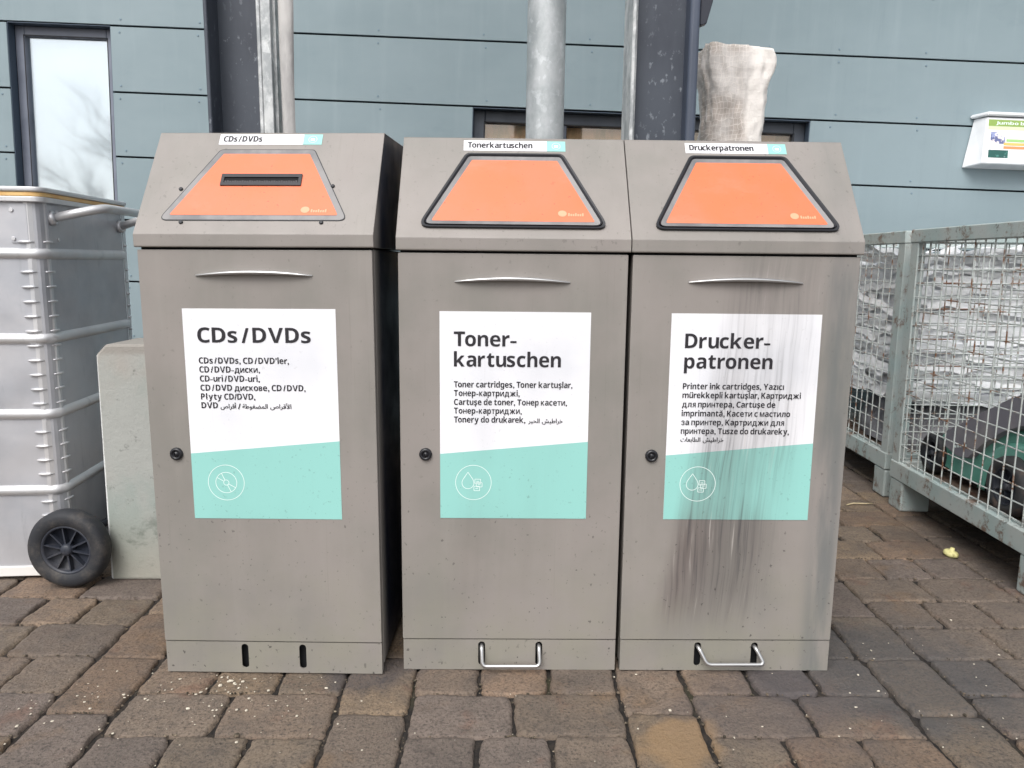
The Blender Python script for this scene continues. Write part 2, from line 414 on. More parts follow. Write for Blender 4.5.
# ------------------------------------------------------------------ building behind
RL = .026
BL = empty('clad_building', (0, 2.2, 0), (0, RL, 0))
tag(BL, 'building front of blue-grey cladding boards with slim dark windows', 'building')
t = MT('cladding', lin(135, 151, 157), .5)
t.mix(lin(124, 141, 147), t.ramp(t.noise(1.2, 5, .6, (.6, 1, 1)), .35, .7))
t.mix(lin(146, 161, 168), t.math('MULTIPLY', t.ramp(t.noise(1, 5, .6, (14, 1, 1.2)), .5, .8), .4))
t.mix(lin(110, 127, 135), t.math('MULTIPLY', t.ramp(t.noise(3, 6, .7, (1, 1, 2), (5, 0, 0)), .55, .8), .35))
t.mix(lin(100, 114, 120), t.math('MULTIPLY', t.ramp(t.noise(1, 6, .7, (9, 1, .7), (2, 0, 4)), .56, .8), .4)); t.mix(lin(168, 178, 182), t.math('MULTIPLY', t.ramp(t.noise(40, 4, .7, (3, 1, .4), (2, 0, 1)), .66, .76), .35))
t.bump(t.noise(2.5, 3), .35, .014).bump(t.noise(300, 2), .1, .0006); t.rough(t.ramp(t.noise(5, 4), .3, .7, .45, .65)); MATS['clad'] = t.end()
MATS['seam'] = MT('dark_cavity', lin(34, 38, 44), .9).end()
t = MT('window_frame_paint', lin(124, 130, 144), .45); t.mix(lin(112, 118, 132), t.ramp(t.noise(8, 4), .4, .7)); MATS['wframe'] = t.end()
t = MT('window_frame_dark', lin(68, 74, 84), .45); t.mix(lin(56, 62, 72), t.ramp(t.noise(8, 4), .4, .7)); MATS['wframe2'] = t.end()
SEAM = [1.843, 1.556, 1.270]
pitch = .2865
tops = [1.843+pitch*i for i in range(9, 0, -1)]+SEAM+[1.270-pitch*i for i in range(1, 5)]+[-.05]
W1 = (-2.093, -1.628, .45, 1.843); W2 = (.018, 1.588, .75, 1.553)
mb = MB(); sc_ = MB()
def board(s0, s1, t0, t1):
    """one board, cut round the window openings"""
    segs = [(s0, s1)]
    for (a, b, c, d) in (W1, W2):
        if t1 > c+.01 and t0 < d-.01:
            nw = []
            for (p, q) in segs:
                if q <= a or p >= b: nw.append((p, q)); continue
                if p < a: nw.append((p, a))
                if q > b: nw.append((b, q))
            segs = nw
    for (p, q) in segs:
        mb.box(p, q, 0, .008, t0+.004, t1-.004, bev=.0012)
joints = [-6, -3.6, -1.02, .90, 3.6, 8]
for i in range(len(tops)-1):
    for a, b in zip(joints, joints[1:]): board(a+.003, b-.003, tops[i+1], tops[i])
    for s in (-4.6, -3.3, -2.14, -1.59, -1.235, -.42, .07, .55, 1.36, 1.69, 2.09, 2.75, 3.3, 4.2, 5.2):
        for tz in (tops[i]-.028, tops[i+1]+.028):
            if any(a-.0 < s < b and c < tz < d for (a, b, c, d) in (W1, W2)): continue
            j = random.uniform(-.012, .012)
            sc_.cyl((s+j, 0.0, tz), (0, -1, 0), .0048, .0022, 10, bev=.001)
mb.build('cladding_board', MATS['clad'], BL)
sc_.build('cladding_screw', MT('screw_head', lin(118, 138, 150), .5, .1).end(), BL)
mb = MB()   # inner leaf with the same openings, so the seams and reveals are dark
def leaf(a, b, c, d): mb.box(a, b, .02, .30, c, d)
leaf(-6, W1[0], -.1, 4.4); leaf(W1[1], W2[0], -.1, 4.4); leaf(W2[1], 8, -.1, 4.4)
leaf(W1[0], W1[1], -.1, W1[2]); leaf(W1[0], W1[1], W1[3], 4.4); leaf(W2[0], W2[1], -.1, W2[2]); leaf(W2[0], W2[1], W2[3], 4.4)
mb.build('wall', MATS['seam'], BL)
t = MT('roof_edge', lin(90, 98, 106), .5)
MB().box(-6.1, 8.1, -.1, 3.0, 4.42, 4.55, bev=.01).build('roof', t.end(), BL)
# tall window
def window(W, fw_, mat, pmat, mull=(), dep=.055, label=None, inner=None):
    a, b, c, d = W
    m = MB(); a += .002; b -= .002; c += .002; d -= .002
    m.box(a, a+fw_, dep, dep+.06, c, d, bev=.003); m.box(b-fw_, b, dep, dep+.06, c, d, bev=.003)
    m.box(a+fw_, b-fw_, dep+.001, dep+.06, d-fw_, d, bev=.003); m.box(a+fw_, b-fw_, dep+.001, dep+.06, c, c+fw_, bev=.003)
    for q in mull: m.box(q-.02, q+.02, dep+.001, dep+.059, c+fw_, d-fw_, bev=.003)
    # gasket line round the glass
    g = fw_-.006
    wn = m.build('window', mat, BL)
    gs = MB()
    for (p, q, r, s_) in ((a+g, b-g, d-g-.004, d-g), (a+g, b-g, c+g, c+g+.004), (a+g, a+g+.004, c+g, d-g), (b-g-.004, b-g, c+g, d-g)):
        gs.box(p, q, dep-.001, dep+.004, r, s_)
    gs.build('gasket', MT('black_gasket', lin(30, 32, 36), .6).end(), wn)
    MB().box(a+fw_-.004, b-fw_+.004, dep+.022, dep+.028, c+fw_-.004, d-fw_+.004).build('pane', pmat, wn)
    rv = MB()   # reveal lining
    rv.box(a-.002, a+.001, .004, dep-.002, c, d); rv.box(b-.001, b+.002, .004, dep-.002, c, d); rv.box(a+.001, b-.001, .004, dep-.002, d-.001, d+.002)
    rv.build('reveal', MT('reveal_lining', lin(70, 84, 100), .6).end(), wn)
    if label: tag(wn, label)
    return wn
def glassmat(name, col, rough=.02, amt=.5):
    t = MT(name, col, rough, 0, .8); t.b.inputs['IOR'].default_value = 1.6; t.b.inputs['Alpha'].default_value = amt
    t.b.inputs['Metallic'].default_value = 1
    return t.end()
w1 = window(W1, .044, MATS['wframe'], glassmat('mirror_glass', lin(225, 234, 240), .04, .38), label='tall slim window showing the bright sky')
t = MT('blind_cloth', lin(216, 224, 228), .8)
z = t.sep()[2]; t.mix(lin(200, 211, 216), t.ramp(t.noise(2, 4), .35, .65)); MATS['blind'] = t.end()
MB().box(-2.05, -1.67, .088, .093, .5, 1.80).build('blind', MATS['blind'], w1)
w2 = window(W2, .055, MATS['wframe2'], glassmat('strip_glass', lin(200, 190, 180), .03, .15), mull=(.44,), label='low wide strip window with tan boards behind the glass')
t = MT('tan_boards', lin(226, 186, 142), .7)
t.mix(lin(160, 150, 112), t.ramp(t.noise(3, 5, .6, (3, 1, 1)), .35, .65)); t.mix(lin(200, 120, 92), t.ramp(t.noise(4, 4, .6, (4, 1, 1.2), (8, 0, 0)), .55, .7)); t.mix(lin(96, 104, 96), t.ramp(t.noise(5, 4, .6, (3, 1, 2), (2, 0, 0)), .6, .75))
MB().box(.03, 1.575, .118, .125, .8, 1.54).build('blind', t.end(), w2)

# ------------------------------------------------------------------ steel columns and post
def galv(name, a, b, sc=9, metal=.25, rough=.45):
    t = MT(name, a, rough, metal)
    t.mix(b, t.ramp(t.noise(sc, 6, .7, (1, 1, .6)), .38, .62))
    vc = t.voro(70, (1, 1, .7), out='Color'); sx = t.n.new('ShaderNodeSeparateColor'); t.L(vc, sx.inputs[0])
    t.mix((min(1, a[0]*1.7+.03), min(1, a[1]*1.7+.03), min(1, a[2]*1.7+.03), 1), t.math('MULTIPLY', t.math('MULTIPLY', t.math('GREATER_THAN', sx.outputs[0], .7), t.ramp(t.noise(30, 5, .7), .45, .65)), .28))
    t.bump(t.noise(40, 4), .2, .001); t.rough(t.ramp(t.noise(20, 4), .3, .7, rough-.1, rough+.15)); return t.end()
MATS['galv'] = galv('galvanised_steel', lin(176, 180, 182), lin(150, 156, 158))
def webmat():
    t = MT('weathered_web', lin(66, 72, 82), .55, .05)
    t.mix(lin(50, 55, 66), t.ramp(t.noise(5, 5, .6, (1, 1, .4)), .35, .65))
    t.mix(lin(128, 134, 142), t.math('MULTIPLY', t.ramp(t.noise(70, 3, .6, (1, 1, .6)), .60, .70), t.ramp(t.noise(7, 3, loc=(3, 0, 0)), .35, .6, .15, .8)))
    t.bump(t.noise(60, 4), .3, .001); return t.end()
MATS['web'] = webmat()
MATS['flange'] = galv('pale_flange', lin(196, 198, 198), lin(150, 154, 156), 20, .2, .5)
c1 = empty('steel_column', (-.478, .66, 0))
tag(c1, 'dark galvanised H-section steel column behind the CD and DVD bin', 'column', 'steel columns behind the bins')
MB().box(-.098, .030, .06, .068, 0, 4.2).build('web', MATS['web'], c1)
m = MB(); m.box(-.108, -.098, -.02, .15, 0, 4.2, bev=.002); m.build('flange', MATS['web'], c1)
m = MB(); m.box(.030, .040, -.022, .15, 0, 4.2, bev=.002); m.build('flange', MATS['flange'], c1)
m = MB(); m.box(.0405, .066, -.020, -.012, 0, 4.2, bev=.001); m.box(.066, .074, .0, .06, 0, 4.2)
m.build('cover_strip', MATS['flange'], c1)
c1b = MB()
def pipe(u, v):
    a = 2*math.pi*v; z = 4.2*u; r = .019+.0018*math.sin(z*9)+.0012*noise.noise((z*7, a, 0))
    return (.101+.004*noise.noise((z*2.2, 0, 3))+r*math.cos(a), .0+r*math.sin(a)*.6, z)
c1b.grid(pipe, 120, 14); t = MT('grey_foam_tube', lin(188, 186, 184), .7); t.mix(lin(150, 148, 148), t.ramp(t.noise(6, 5, .6, (3, 3, .8)), .4, .7)); t.bump(t.noise(60, 4), .4, .003)
c1b.build('foam_strip', t.end(), c1)
c2 = empty('steel_column', (.622, .66, 0))
tag(c2, 'dark galvanised H-section steel column behind the toner and printer cartridge bins', 'column', 'steel columns behind the bins')
MB().box(-.0655, .070, .04, .048, 0, 4.2).build('web', MATS['web'], c2)
m = MB(); m.box(-.082, -.072, -.02, .13, 0, 4.2, bev=.002); m.box(-.0715, -.066, -.004, .12, 0, 4.2, bev=.002); m.build('flange', MATS['flange'], c2)
m = MB(); m.box(.070, .098, -.015, .13, 0, 4.2, bev=.010, seg=4)
t = MT('blue_grey_flange', lin(72, 80, 96), .45); t.mix(lin(60, 68, 82), t.ramp(t.noise(5, 4, .6, (1, 1, .5)), .4, .7)); m.build('flange', t.end(), c2)
m = MB(); m.prism(roundpoly([(.100, 1.475), (.1005, 1.66), (.136, 1.66), (.138, 1.56), (.118, 1.482)], .005), .0, .022, bev=.002)
m.build('bracket', MT('black_plastic', lin(34, 38, 50), .4).end(), c2)
p = empty('round_post', (.318, .80, 0)); tag(p, 'round galvanised steel post rising behind the toner cartridge bin', 'post')
m = MB(); m.tube([(-.0035+.0045*k, 0, 1.0*k) for k in range(5)], .0545, 40); m.build('pole', MATS['galv'], p)
MB().cyl((0, 0, .0), (0, 0, 1), .1, .012, 32, bev=.002).build('base_plate', MATS['galv'], p)

# ------------------------------------------------------------------ bins
MATS['sheet'] = None
BW, BH_D = .447, .43
E_S = Vector((0, .146, .207)).normalized(); P0 = Vector((0, -.006, .895)); N_S = Vector((0, -E_S.z, E_S.y))
def S(a, b, h=0): return P0+Vector((a, 0, 0))+E_S*b+N_S*h
t = MT('handle_steel', lin(190, 190, 190), .28, .85); t.bump(t.noise(300, 2, sc=(.1, 1, 1)), .1, .0005); MATS['chrome'] = t.end()
t = MT('black_rubber', lin(24, 26, 33), .45); t.bump(t.noise(60, 4), .2, .001); MATS['rubber'] = t.end()
t = MT('bezel_grey', lin(134, 132, 132), .5); t.mix(lin(104, 104, 106), t.ramp(t.noise(14, 5), .4, .7)); MATS['bezel'] = t.end()
MATS['ink'] = MT('print_black', lin(34, 32, 38), .5).end()
MATS['white_ink'] = MT('print_white', lin(232, 244, 242), .5).end()
MATS['pale_ink'] = MT('print_pale', lin(232, 160, 126), .5).end()
MATS['cavity'] = MT('dark_inside', lin(16, 17, 20), .9).end()

HZ = {1: .8170, 2: .8110, 3: .8140}
LOOPZ = {2: .0180, 3: .0235}
def make_bin(n, loc, rz, wdt, label, title, tsub, header, htxt, frame_style, streak, right, slot=False, loop=None, smoke=.0):
    root = empty('recycling_bin', loc, (0, -.0065 if n == 1 else 0, rz)); tag(root, label, 'recycling bin', 'row of three grey recycling bins')
    W = wdt
    body = metal_paint('bin_paint_%s' % n, streak, right, n*1.37+1, side=False)
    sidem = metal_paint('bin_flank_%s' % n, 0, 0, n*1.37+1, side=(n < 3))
    # body shell
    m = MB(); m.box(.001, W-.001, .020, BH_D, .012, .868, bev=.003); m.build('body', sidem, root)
    # folded edges of the carcass that frame the door
    m = MB(); m.prism(rrect(.0004, W-.0012, .0705, .8660, .002, 2), .0, .0195, bev=.0012)
    door = m.build('door', body, root)
    # base panel with two slots
    m = MB(); z0, z1 = .0, .0685
    sl_c = (.165, .285); hw = .0072; s0, s1 = .011, .064
    xs = [.0, sl_c[0]-hw, sl_c[0]+hw, sl_c[1]-hw, sl_c[1]+hw, W]
    b = bmesh.new()
    outer = [(.0015, .001), (W-.0015, .001), (W-.0015, z1), (.0015, z1)]
    def slotpts(cx):
        pts = []
        for k in range(9): a = R(180*k/8); pts.append((cx+hw*math.cos(a), s1-hw+hw*math.sin(a)))
        for k in range(9): a = R(180+180*k/8); pts.append((cx+hw*math.cos(a), s0+hw+hw*math.sin(a)))
        return pts
    for loop_ in (outer, slotpts(sl_c[0]), slotpts(sl_c[1])):
        vs = [b.verts.new((q[0], .0015, q[1])) for q in loop_]
        for i in range(len(vs)): b.edges.new((vs[i], vs[(i+1) % len(vs)]))
    bmesh.ops.triangle_fill(b, edges=b.edges[:], use_beauty=True)
    r_ = bmesh.ops.extrude_face_region(b, geom=b.faces[:])
    for v in r_['geom']:
        if isinstance(v, bmesh.types.BMVert): v.co.y += .0025
    bmesh.ops.recalc_face_normals(b, faces=b.faces[:]); m.add(b)
    m.box(.0015, .0035, .0042, .019, .001, z1); m.box(W-.0035, W-.0015, .0042, .019, .001, z1)
    base = m.build('base_panel', body, root)
    m = MB()
    for c in sl_c: m.box(c-.016, c+.016, .0170, .0190, .002, .068)
    m.build('slot_recess', MATS['cavity'], base)
    # hood: closed profile along x
    prof = [(-.006, .8705), (-.006, .895), (.140, 1.102), (BH_D, 1.112), (BH_D, .8705)]
    m = MB(); m.prism(roundpoly(prof, .003, 3), -.0028, W+.0028, 'yz', bev=.0008, seg=1)
    m.bm.normal_update()
    for f in m.bm.faces: f.material_index = 1 if abs(f.normal.x) > .9 else 0
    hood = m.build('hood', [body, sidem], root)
    m = MB(); m.box(.004, W-.004, .010, .03, .8645, .8712); m.build('hood_seam', MATS['cavity'], hood)
    # trapezoid opening
    ft, fb = ((.127, .323, .208), (.037, .408, .022))
    TR = lambda g: [(fb[0]+g*1.62, fb[2]+g), (fb[1]-g*1.62, fb[2]+g), (ft[1]-g*.72, ft[2]-g), (ft[0]+g*.72, ft[2]-g)]
    if frame_style == 'left':   # narrower, skewed as on the first bin
        ft = (.128, .318, .208); fb = (.038, .402, .031)
    def ring(o, i, h0, h1, rad, mat, name, par, hin=None):
        A = roundpoly(TR(o), rad, 6); B = roundpoly(TR(i), max(rad-(i-o), .002), 6); N = len(A); hin = h1 if hin is None else hin
        b = bmesh.new()
        Ls = [[b.verts.new(S(a, c, h)) for a, c in P_] for P_, h in ((A, h0), (A, h1), (B, hin), (B, h0))]
        for l in range(4):
            X, Y = Ls[l], Ls[(l+1) % 4]
            for k in range(N): b.faces.new((X[k], X[(k+1) % N], Y[(k+1) % N], Y[k]))
        m_ = MB(); m_.add(b); return m_.build(name, mat, par)
    if frame_style == 'rubber':
        flap = MB()
        ring(0, .0042, -.004, .006, .016, MATS['rubber'], 'gasket', hood, .0055)
        ring(.0046, .0075, -.004, .0078, .013, MATS['rubber'], 'gasket', hood, .005)
        ring(.0077, .0180, -.004, .0040, .010, MATS['bezel'], 'bezel', hood, .0022)
        pg = .0165
    else:
        ring(0, .0016, -.003, .0012, .012, MATS['rubber'], 'gasket', hood)
        ring(.0017, .0135, -.003, .0016, .010, MATS['bezel'], 'bezel', hood)
        pg = .0125
    # the orange flap itself
    pts = roundpoly(TR(pg), .003, 3); b = bmesh.new()
    hh = .0028 if frame_style == 'rubber' else .0022
    A = [b.verts.new(S(a, c, hh)) for a, c in pts]; B = [b.verts.new(S(a, c, -.002)) for a, c in pts]
    b.faces.new(A)
    for k in range(len(A)): b.faces.new((A[k], A[(k+1) % len(A)], B[(k+1) % len(A)], B[k]))
    m = MB(); m.add(b)
    t = MT('orange_panel_%s' % n, lin(221, 113, 72), .42)
    t.mix(lin(212, 116, 82), t.ramp(t.noise(10, 4, .6, loc=(n, 0, 0)), .35, .7)); t.mix(lin(170, 92, 62), t.math('MULTIPLY', t.ramp(t.noise(38, 5, .7, loc=(n*3, 1, 0)), .64, .78), .7))
    t.mix(lin(120, 84, 66), t.math('MULTIPLY', t.ramp(t.noise(150, 2, .5, loc=(n, 2, 0)), .69, .74), .7)); t.mix(lin(196, 130, 104), t.math('MULTIPLY', t.ramp(t.noise(5, 6, .7, (1, 1, 2), (n, 7, 0)), .5, .7), .5))
    t.bump(t.noise(20, 3), .2, .001)
    flap = m.build('flap', t.end(), hood)
    # maker's mark: small round blob and a scrawl of tiny strokes
    m = MB()
    bx, bb = .318, .058 if frame_style == 'rubber' else .056
    def T(a, c): return S(a, c, hh+.0004)
    b = bmesh.new(); b.faces.new([b.verts.new(T(bx+.0085*math.cos(q*.3926), bb+.0075*math.sin(q*.3926))) for q in range(16)]); m.add(b)
    for k in range(7):
        a = bx+.011+k*.0045; h = .0052+.002*((k*5) % 3 == 0)
        b = bmesh.new(); b.faces.new([b.verts.new(T(*q)) for q in ((a, bb-.006), (a+.0032, bb-.006), (a+.0034, bb-.006+h), (a+.0004, bb-.006+h))]); m.add(b)
    m.build('logo', MATS['pale_ink'], flap)
    if slot:
        def quad(mb_, a0, a1, b0, b1, h0, h1):
            b = bmesh.new(); V = [b.verts.new(S(a, c, h)) for h in (h0, h1) for a, c in ((a0, b0), (a1, b0), (a1, b1), (a0, b1))]
            for f in ((0, 1, 2, 3), (4, 5, 6, 7), (0, 1, 5, 4), (1, 2, 6, 5), (2, 3, 7, 6), (3, 0, 4, 7)): b.faces.new([V[i] for i in f])
            mb_.add(b)
        m = MB()
        quad(m, .144, .302, .134, .142, .002, .0052); quad(m, .144, .302, .114, .121, .002, .0050); quad(m, .144, .150, .121, .134, .002, .0050); quad(m, .296, .302, .121, .134, .002, .0050)
        sl = m.build('slot', MATS['rubber'], flap)
        m = MB(); quad(m, .150, .296, .121, .134, .0021, .0026); m.build('slot_recess', MATS['cavity'], sl)
        m = MB(); 
        for k in range(30):
            a = .151+.0048*k; quad(m, a, a+.0038, .1215, .1262+.0006*math.sin(k*2), .0026, .0036)
        m.build('brush', MT('slot_brush', lin(60, 58, 62), .6).end(), sl)
        m = MB()
        for a, c in ((.068, .107), (.084, .027), (.364, .115), (.352, .027)): m.cyl(S(a, c, -.001), N_S, .0040, .0042, 14, bev=.001)
        m.build('bolt', MATS['rubber'], hood)
    # strip label on the hood
    def shear(a, c): return (a, c)
    m = MB(); b = bmesh.new()
    a0, am, a1, c0, c1_ = .121, .291, .329, .2185, .2455
    quadf = lambda mb_, P_, h: (lambda bb_: (bb_.faces.new([bb_.verts.new(S(a, c, h)) for a, c in P_]), mb_.add(bb_)))(bmesh.new())
    if frame_style == 'left': k_ = .003
    else: k_ = 0
    quadf(m, [(a0, c0+k_), (am, c0+k_), (am, c1_+k_), (a0, c1_+k_)], .0006)
    lb = m.build('header_label', sheet_white(n, 0), hood)
    m = MB(); quadf(m, [(am, c0+k_), (a1, c0+k_), (a1, c1_+k_), (am, c1_+k_)], .0006); m.build('mint_field', sheet_mint(n, 0), lb)
    m = MB(); [put_text(m, header, a0+.008+dx_, a0+.008+htxt+dx_, c0+k_+.0072, .0148, lambda a, c, h_=h_: S(a, c, h_), .05) for dx_, h_ in ((0, .0011), (.0006, .0014))]; m.build('lettering', MATS['ink'], lb, recalc=False)
    m = MB()
    for q in range(24):
        A_ = [(.310+.0088*math.cos(R(15*(q+i))), (c0+c1_)/2+k_+.0088*math.sin(R(15*(q+i)))) for i in (0, 1)]
        B_ = [(.310+.0080*math.cos(R(15*(q+i))), (c0+c1_)/2+k_+.0080*math.sin(R(15*(q+i)))) for i in (1, 0)]
        quadf(m, A_+B_, .0011)
    quadf(m, [(.306, c0+k_+.010), (.314, c0+k_+.010), (.314, c0+k_+.016), (.306, c0+k_+.016)], .0011)
    m.build('icon', MATS['white_ink'], lb, recalc=False)
    # door handle: crescent strip
    m = MB(); N = 24; top = []; bot = []
    for k in range(N+1):
        u = k/N; x = .110+.224*u; a = 4*u*(1-u); top.append((x, HZ[n]+.0015+.0085*a)); bot.append((x, HZ[n]-.0008+.0042*a))
    b = bmesh.new(); rows = []
    for k in range(N+1):
        u = k/N; a = 4*u*(1-u); d = -.0015-.012*a**.6
        rows.append([b.verts.new((top[k][0], y, z)) for y, z in ((.0005, top[k][1]+.001), (d, top[k][1]), (d-.001, (top[k][1]+bot[k][1])/2), (d, bot[k][1]), (.0005, bot[k][1]-.0005))])
    for k in range(N):
        for j in range(4): f = b.faces.new((rows[k][j], rows[k+1][j], rows[k+1][j+1], rows[k][j+1])); f.smooth = True
    m.add(b); m.build('handle', MATS['chrome'], door)
    # lock
    m = MB(); m.lathe([(0, -.0062), (.0045, -.0062), (.005, -.0035), (.0066, -.0035), (.0072, -.0065), (.0112, -.0062), (.0128, -.003), (.0128, .001)], (.051, 0, .467), (0, 1, 0), 28)
    m.box(.0478, .0492, -.0078, -.0063, .463, .471); m.build('lock', MT('lock_black_%s' % n, lin(28, 29, 34), .35).end(), door)
    # information sheet
    sx0, sz0, sw, sh = SHEETS[n]
    zl, zr = .468, .495
    m = MB(); poly = lambda mb_, P_, y: (lambda bb_: (bb_.faces.new([bb_.verts.new((a, y, c)) for a, c in P_]), mb_.add(bb_)))(bmesh.new())
    m.box(sx0, sx0+sw, -.0005, .0002, sz0, sz0+sh)
    sheet = m.build('information_sheet', sheet_white(n, streak), door)
    m = MB(); poly(m, [(sx0, sz0), (sx0+sw, sz0), (sx0+sw, zr), (sx0, zl)], -.0009); m.build('mint_field', sheet_mint(n, streak), sheet)
    m = MB()
    f3 = lambda a, c: Vector((a, -.0013, c))
    for (s, x0, x1, z, cap, bd) in tsub:
        parts = s if isinstance(s, list) else None
        put_text(m, s, x0, x1, z, cap, f3, bd)
    m.build('lettering', MATS['ink'], sheet, recalc=False)
    # round icon
    m = MB(); cx, cz = .147, .409
    def circ(r, th=.0010, cx=cx, cz=cz, n_=40, a0=0, a1=360):
        for q in range(n_):
            A_ = [(cx+r*math.cos(R(a0+(a1-a0)*(q+i)/n_)), cz+r*math.sin(R(a0+(a1-a0)*(q+i)/n_))) for i in (0, 1)]
            B_ = [(cx+(r-th)*math.cos(R(a0+(a1-a0)*(q+i)/n_)), cz+(r-th)*math.sin(R(a0+(a1-a0)*(q+i)/n_))) for i in (1, 0)]
            poly(m, A_+B_, -.0013)
    def line(P_, th=.0010):
        for (ax, az), (bx_, bz) in zip(P_, P_[1:]):
            d = Vector((bx_-ax, bz-az)); d.normalize(); nx, nz = -d.y*th/2, d.x*th/2
            poly(m, [(ax+nx, az+nz), (bx_+nx, bz+nz), (bx_-nx, bz-nz), (ax-nx, az-nz)], -.0013)
    circ(.0365)
    if n == 1:
        circ(.0215); circ(.0058)
        for a in (115, 150, 295, 330): line([(cx+.0055*math.cos(R(a)), cz+.0055*math.sin(R(a))), (cx+.021*math.cos(R(a)), cz+.021*math.sin(R(a)))])
    else:
        dx, dz, r = cx-.011, cz-.001, .0125
        circ(r, .001, dx, dz, 30, 150, 390)
        line([(dx+r*math.cos(R(150)), dz+r*math.sin(R(150))), (dx, dz+.0225), (dx+r*math.cos(R(30)), dz+r*math.sin(R(30)))])
        for i, (ox, oz) in enumerate(((.001, -.017), (.006, -.009), (.003, -.002))):
            s_ = .0115
            line([(cx+ox, cz+oz), (cx+ox+s_, cz+oz), (cx+ox+s_, cz+oz+.009), (cx+ox, cz+oz+.009), (cx+ox, cz+oz)])
            line([(cx+ox+.003, cz+oz+.0045), (cx+ox+s_-.003, cz+oz+.0045)])
    m.build('icon', MATS['white_ink'], sheet, recalc=False)
    # pull loop
    if loop is not None:
        lean, out = loop
        A_, B_ = sl_c
        zt = .056; zb = LOOPZ[n]
        def fil(P_, r, k=5):
            P_ = [Vector(q) for q in P_]; o_ = [P_[0]]
            for i in range(1, len(P_)-1):
                a, c, d = P_[i-1], P_[i], P_[i+1]; p0_ = c+(a-c).normalized()*r; p1_ = c+(d-c).normalized()*r
                for j in range(k+1): u = j/k; o_.append((1-u)**2*p0_+2*u*(1-u)*c+u*u*p1_)
            return o_+[P_[-1]]
        path = [(A_, .016, zt-.004), (A_, -.004, zt), (A_+lean, -out, zb), (B_+lean, -out, zb+.0005), (B_, -.004, zt), (B_, .016, zt-.004)]
        m = MB(); m.tube(fil(path, .010), .0042, 12); m.build('pull_loop', MATS['chrome'], base)
    return root
def sheet_white(n, streak):
    t = MT('sheet_white_%s_%s' % (n, streak), lin(232, 232, 236), .35)
    t.mix(lin(214, 216, 222), t.ramp(t.noise(4, 4), .4, .75))
    return bin_finish(t, streak*.80, .35, 0, n*1.37+1).end()
def sheet_mint(n, streak):
    t = MT('sheet_mint_%s_%s' % (n, streak), lin(144, 200, 193), .35)
    t.mix(lin(139, 194, 187), t.ramp(t.noise(4, 4), .4, .75))
    return bin_finish(t, streak*.72, .45, 0, n*1.37+1).end()
B = .012; b_ = .034
SHEETS = {1: (.0795, .3345, .2965, .420), 2: (.0800, .3340, .2965, .420), 3: (.0800, .3340, .2965, .420)}
px2 = .000587
T1 = [('CDs / DVDs', .1045, .3245, .689, .0292, .045),
      ('CDs / DVDs, CD / DVD\u2019ler,', .1045, .2805, .648, B, b_), ('CD / DVD-диски,', .1045, .2230, .6305, B, b_), ('CD-uri / DVD-uri,', .1045, .2220, .6125, B, b_),
      ('CD / DVD дискове, CD / DVD,', .1045, .3110, .5945, B, b_), ('Płyty CD/DVD,', .1045, .2115, .577, B, b_), ('DVD', .1045, .1370, .5595, B, b_),
      (arab('أقراص'), .1420, .1730, .5595, .0088, .02), ('/', .1765, .1815, .5585, .011, .008), (arab('المضغوطة'), .1850, .2350, .5595, .0088, .02), (arab('الأقراص'), .2400, .2815, .5595, .0088, .02)]
T1 = [(q[0], q[1]+.002, q[2]+.002)+tuple(q[3:]) for q in T1]
T2 = [('Toner-', .1080, .2310, .686, .0287, .045), ('kartuschen', .1080, .3190, .6455, .0287, .045),
      ('Toner cartridges, Toner kartuşlar,', .1080, .3430, .604, B, b_), ('Тонер-картриджі,', .1080, .2385, .5865, B, b_), ('Cartuşe de toner, Тонер касети,', .1080, .3330, .5685, B, b_),
      ('Тонер-картриджи,', .1080, .2430, .551, B, b_), ('Tonery do drukarek,', .1080, .2505, .533, B, b_), (arab('الحبر'), .2560, .2790, .533, .0088, .02), (arab('خراطيش'), .2835, .3250, .533, .0088, .02)]
T3 = [('Drucker-', .1085, .2770, .686, .0287, .045), ('patronen', .1085, .2840, .6455, .0287, .045),
      ('Printer ink cartridges, Yazıcı', .1080, .3100, .604, B, b_), ('mürekkepli kartuşlar, Картриджі', .1080, .3450, .586, B, b_), ('для принтера, Cartuşe de', .1080, .2950, .5675, B, b_),
      ('imprimantă, Касети с мастило', .1080, .3260, .549, B, b_), ('за принтер, Картриджи для', .1080, .3150, .531, B, b_), ('принтера, Tusze do drukareky,', .1080, .3260, .513, B, b_),
      (arab('الطابعات'), .1080, .1480, .497, .0088, .02), (arab('خراطيش'), .1530, .1950, .497, .0088, .02)]
make_bin(1, (-.4885, -.0123, .0005), -.0288, .4505, 'grey metal bin for CDs and DVDs with a black slot in its orange panel', 'x', T1, 'CDs / DVDs', .078, 'left', .04, 0, slot=True)
make_bin(2, (0, 0, 0), 0, .4472, 'grey metal bin for toner cartridges, between the two other bins', 'x', T2, 'Tonerkartuschen', .132, 'rubber', .12, 0, loop=(.002, .017))
make_bin(3, (.4547, 0, 0), 0, .4445, 'grey metal bin for printer cartridges with dark streaks down its front', 'x', T3, 'Druckerpatronen', .132, 'rubber', 1.0, .6, loop=(.0165, .017))

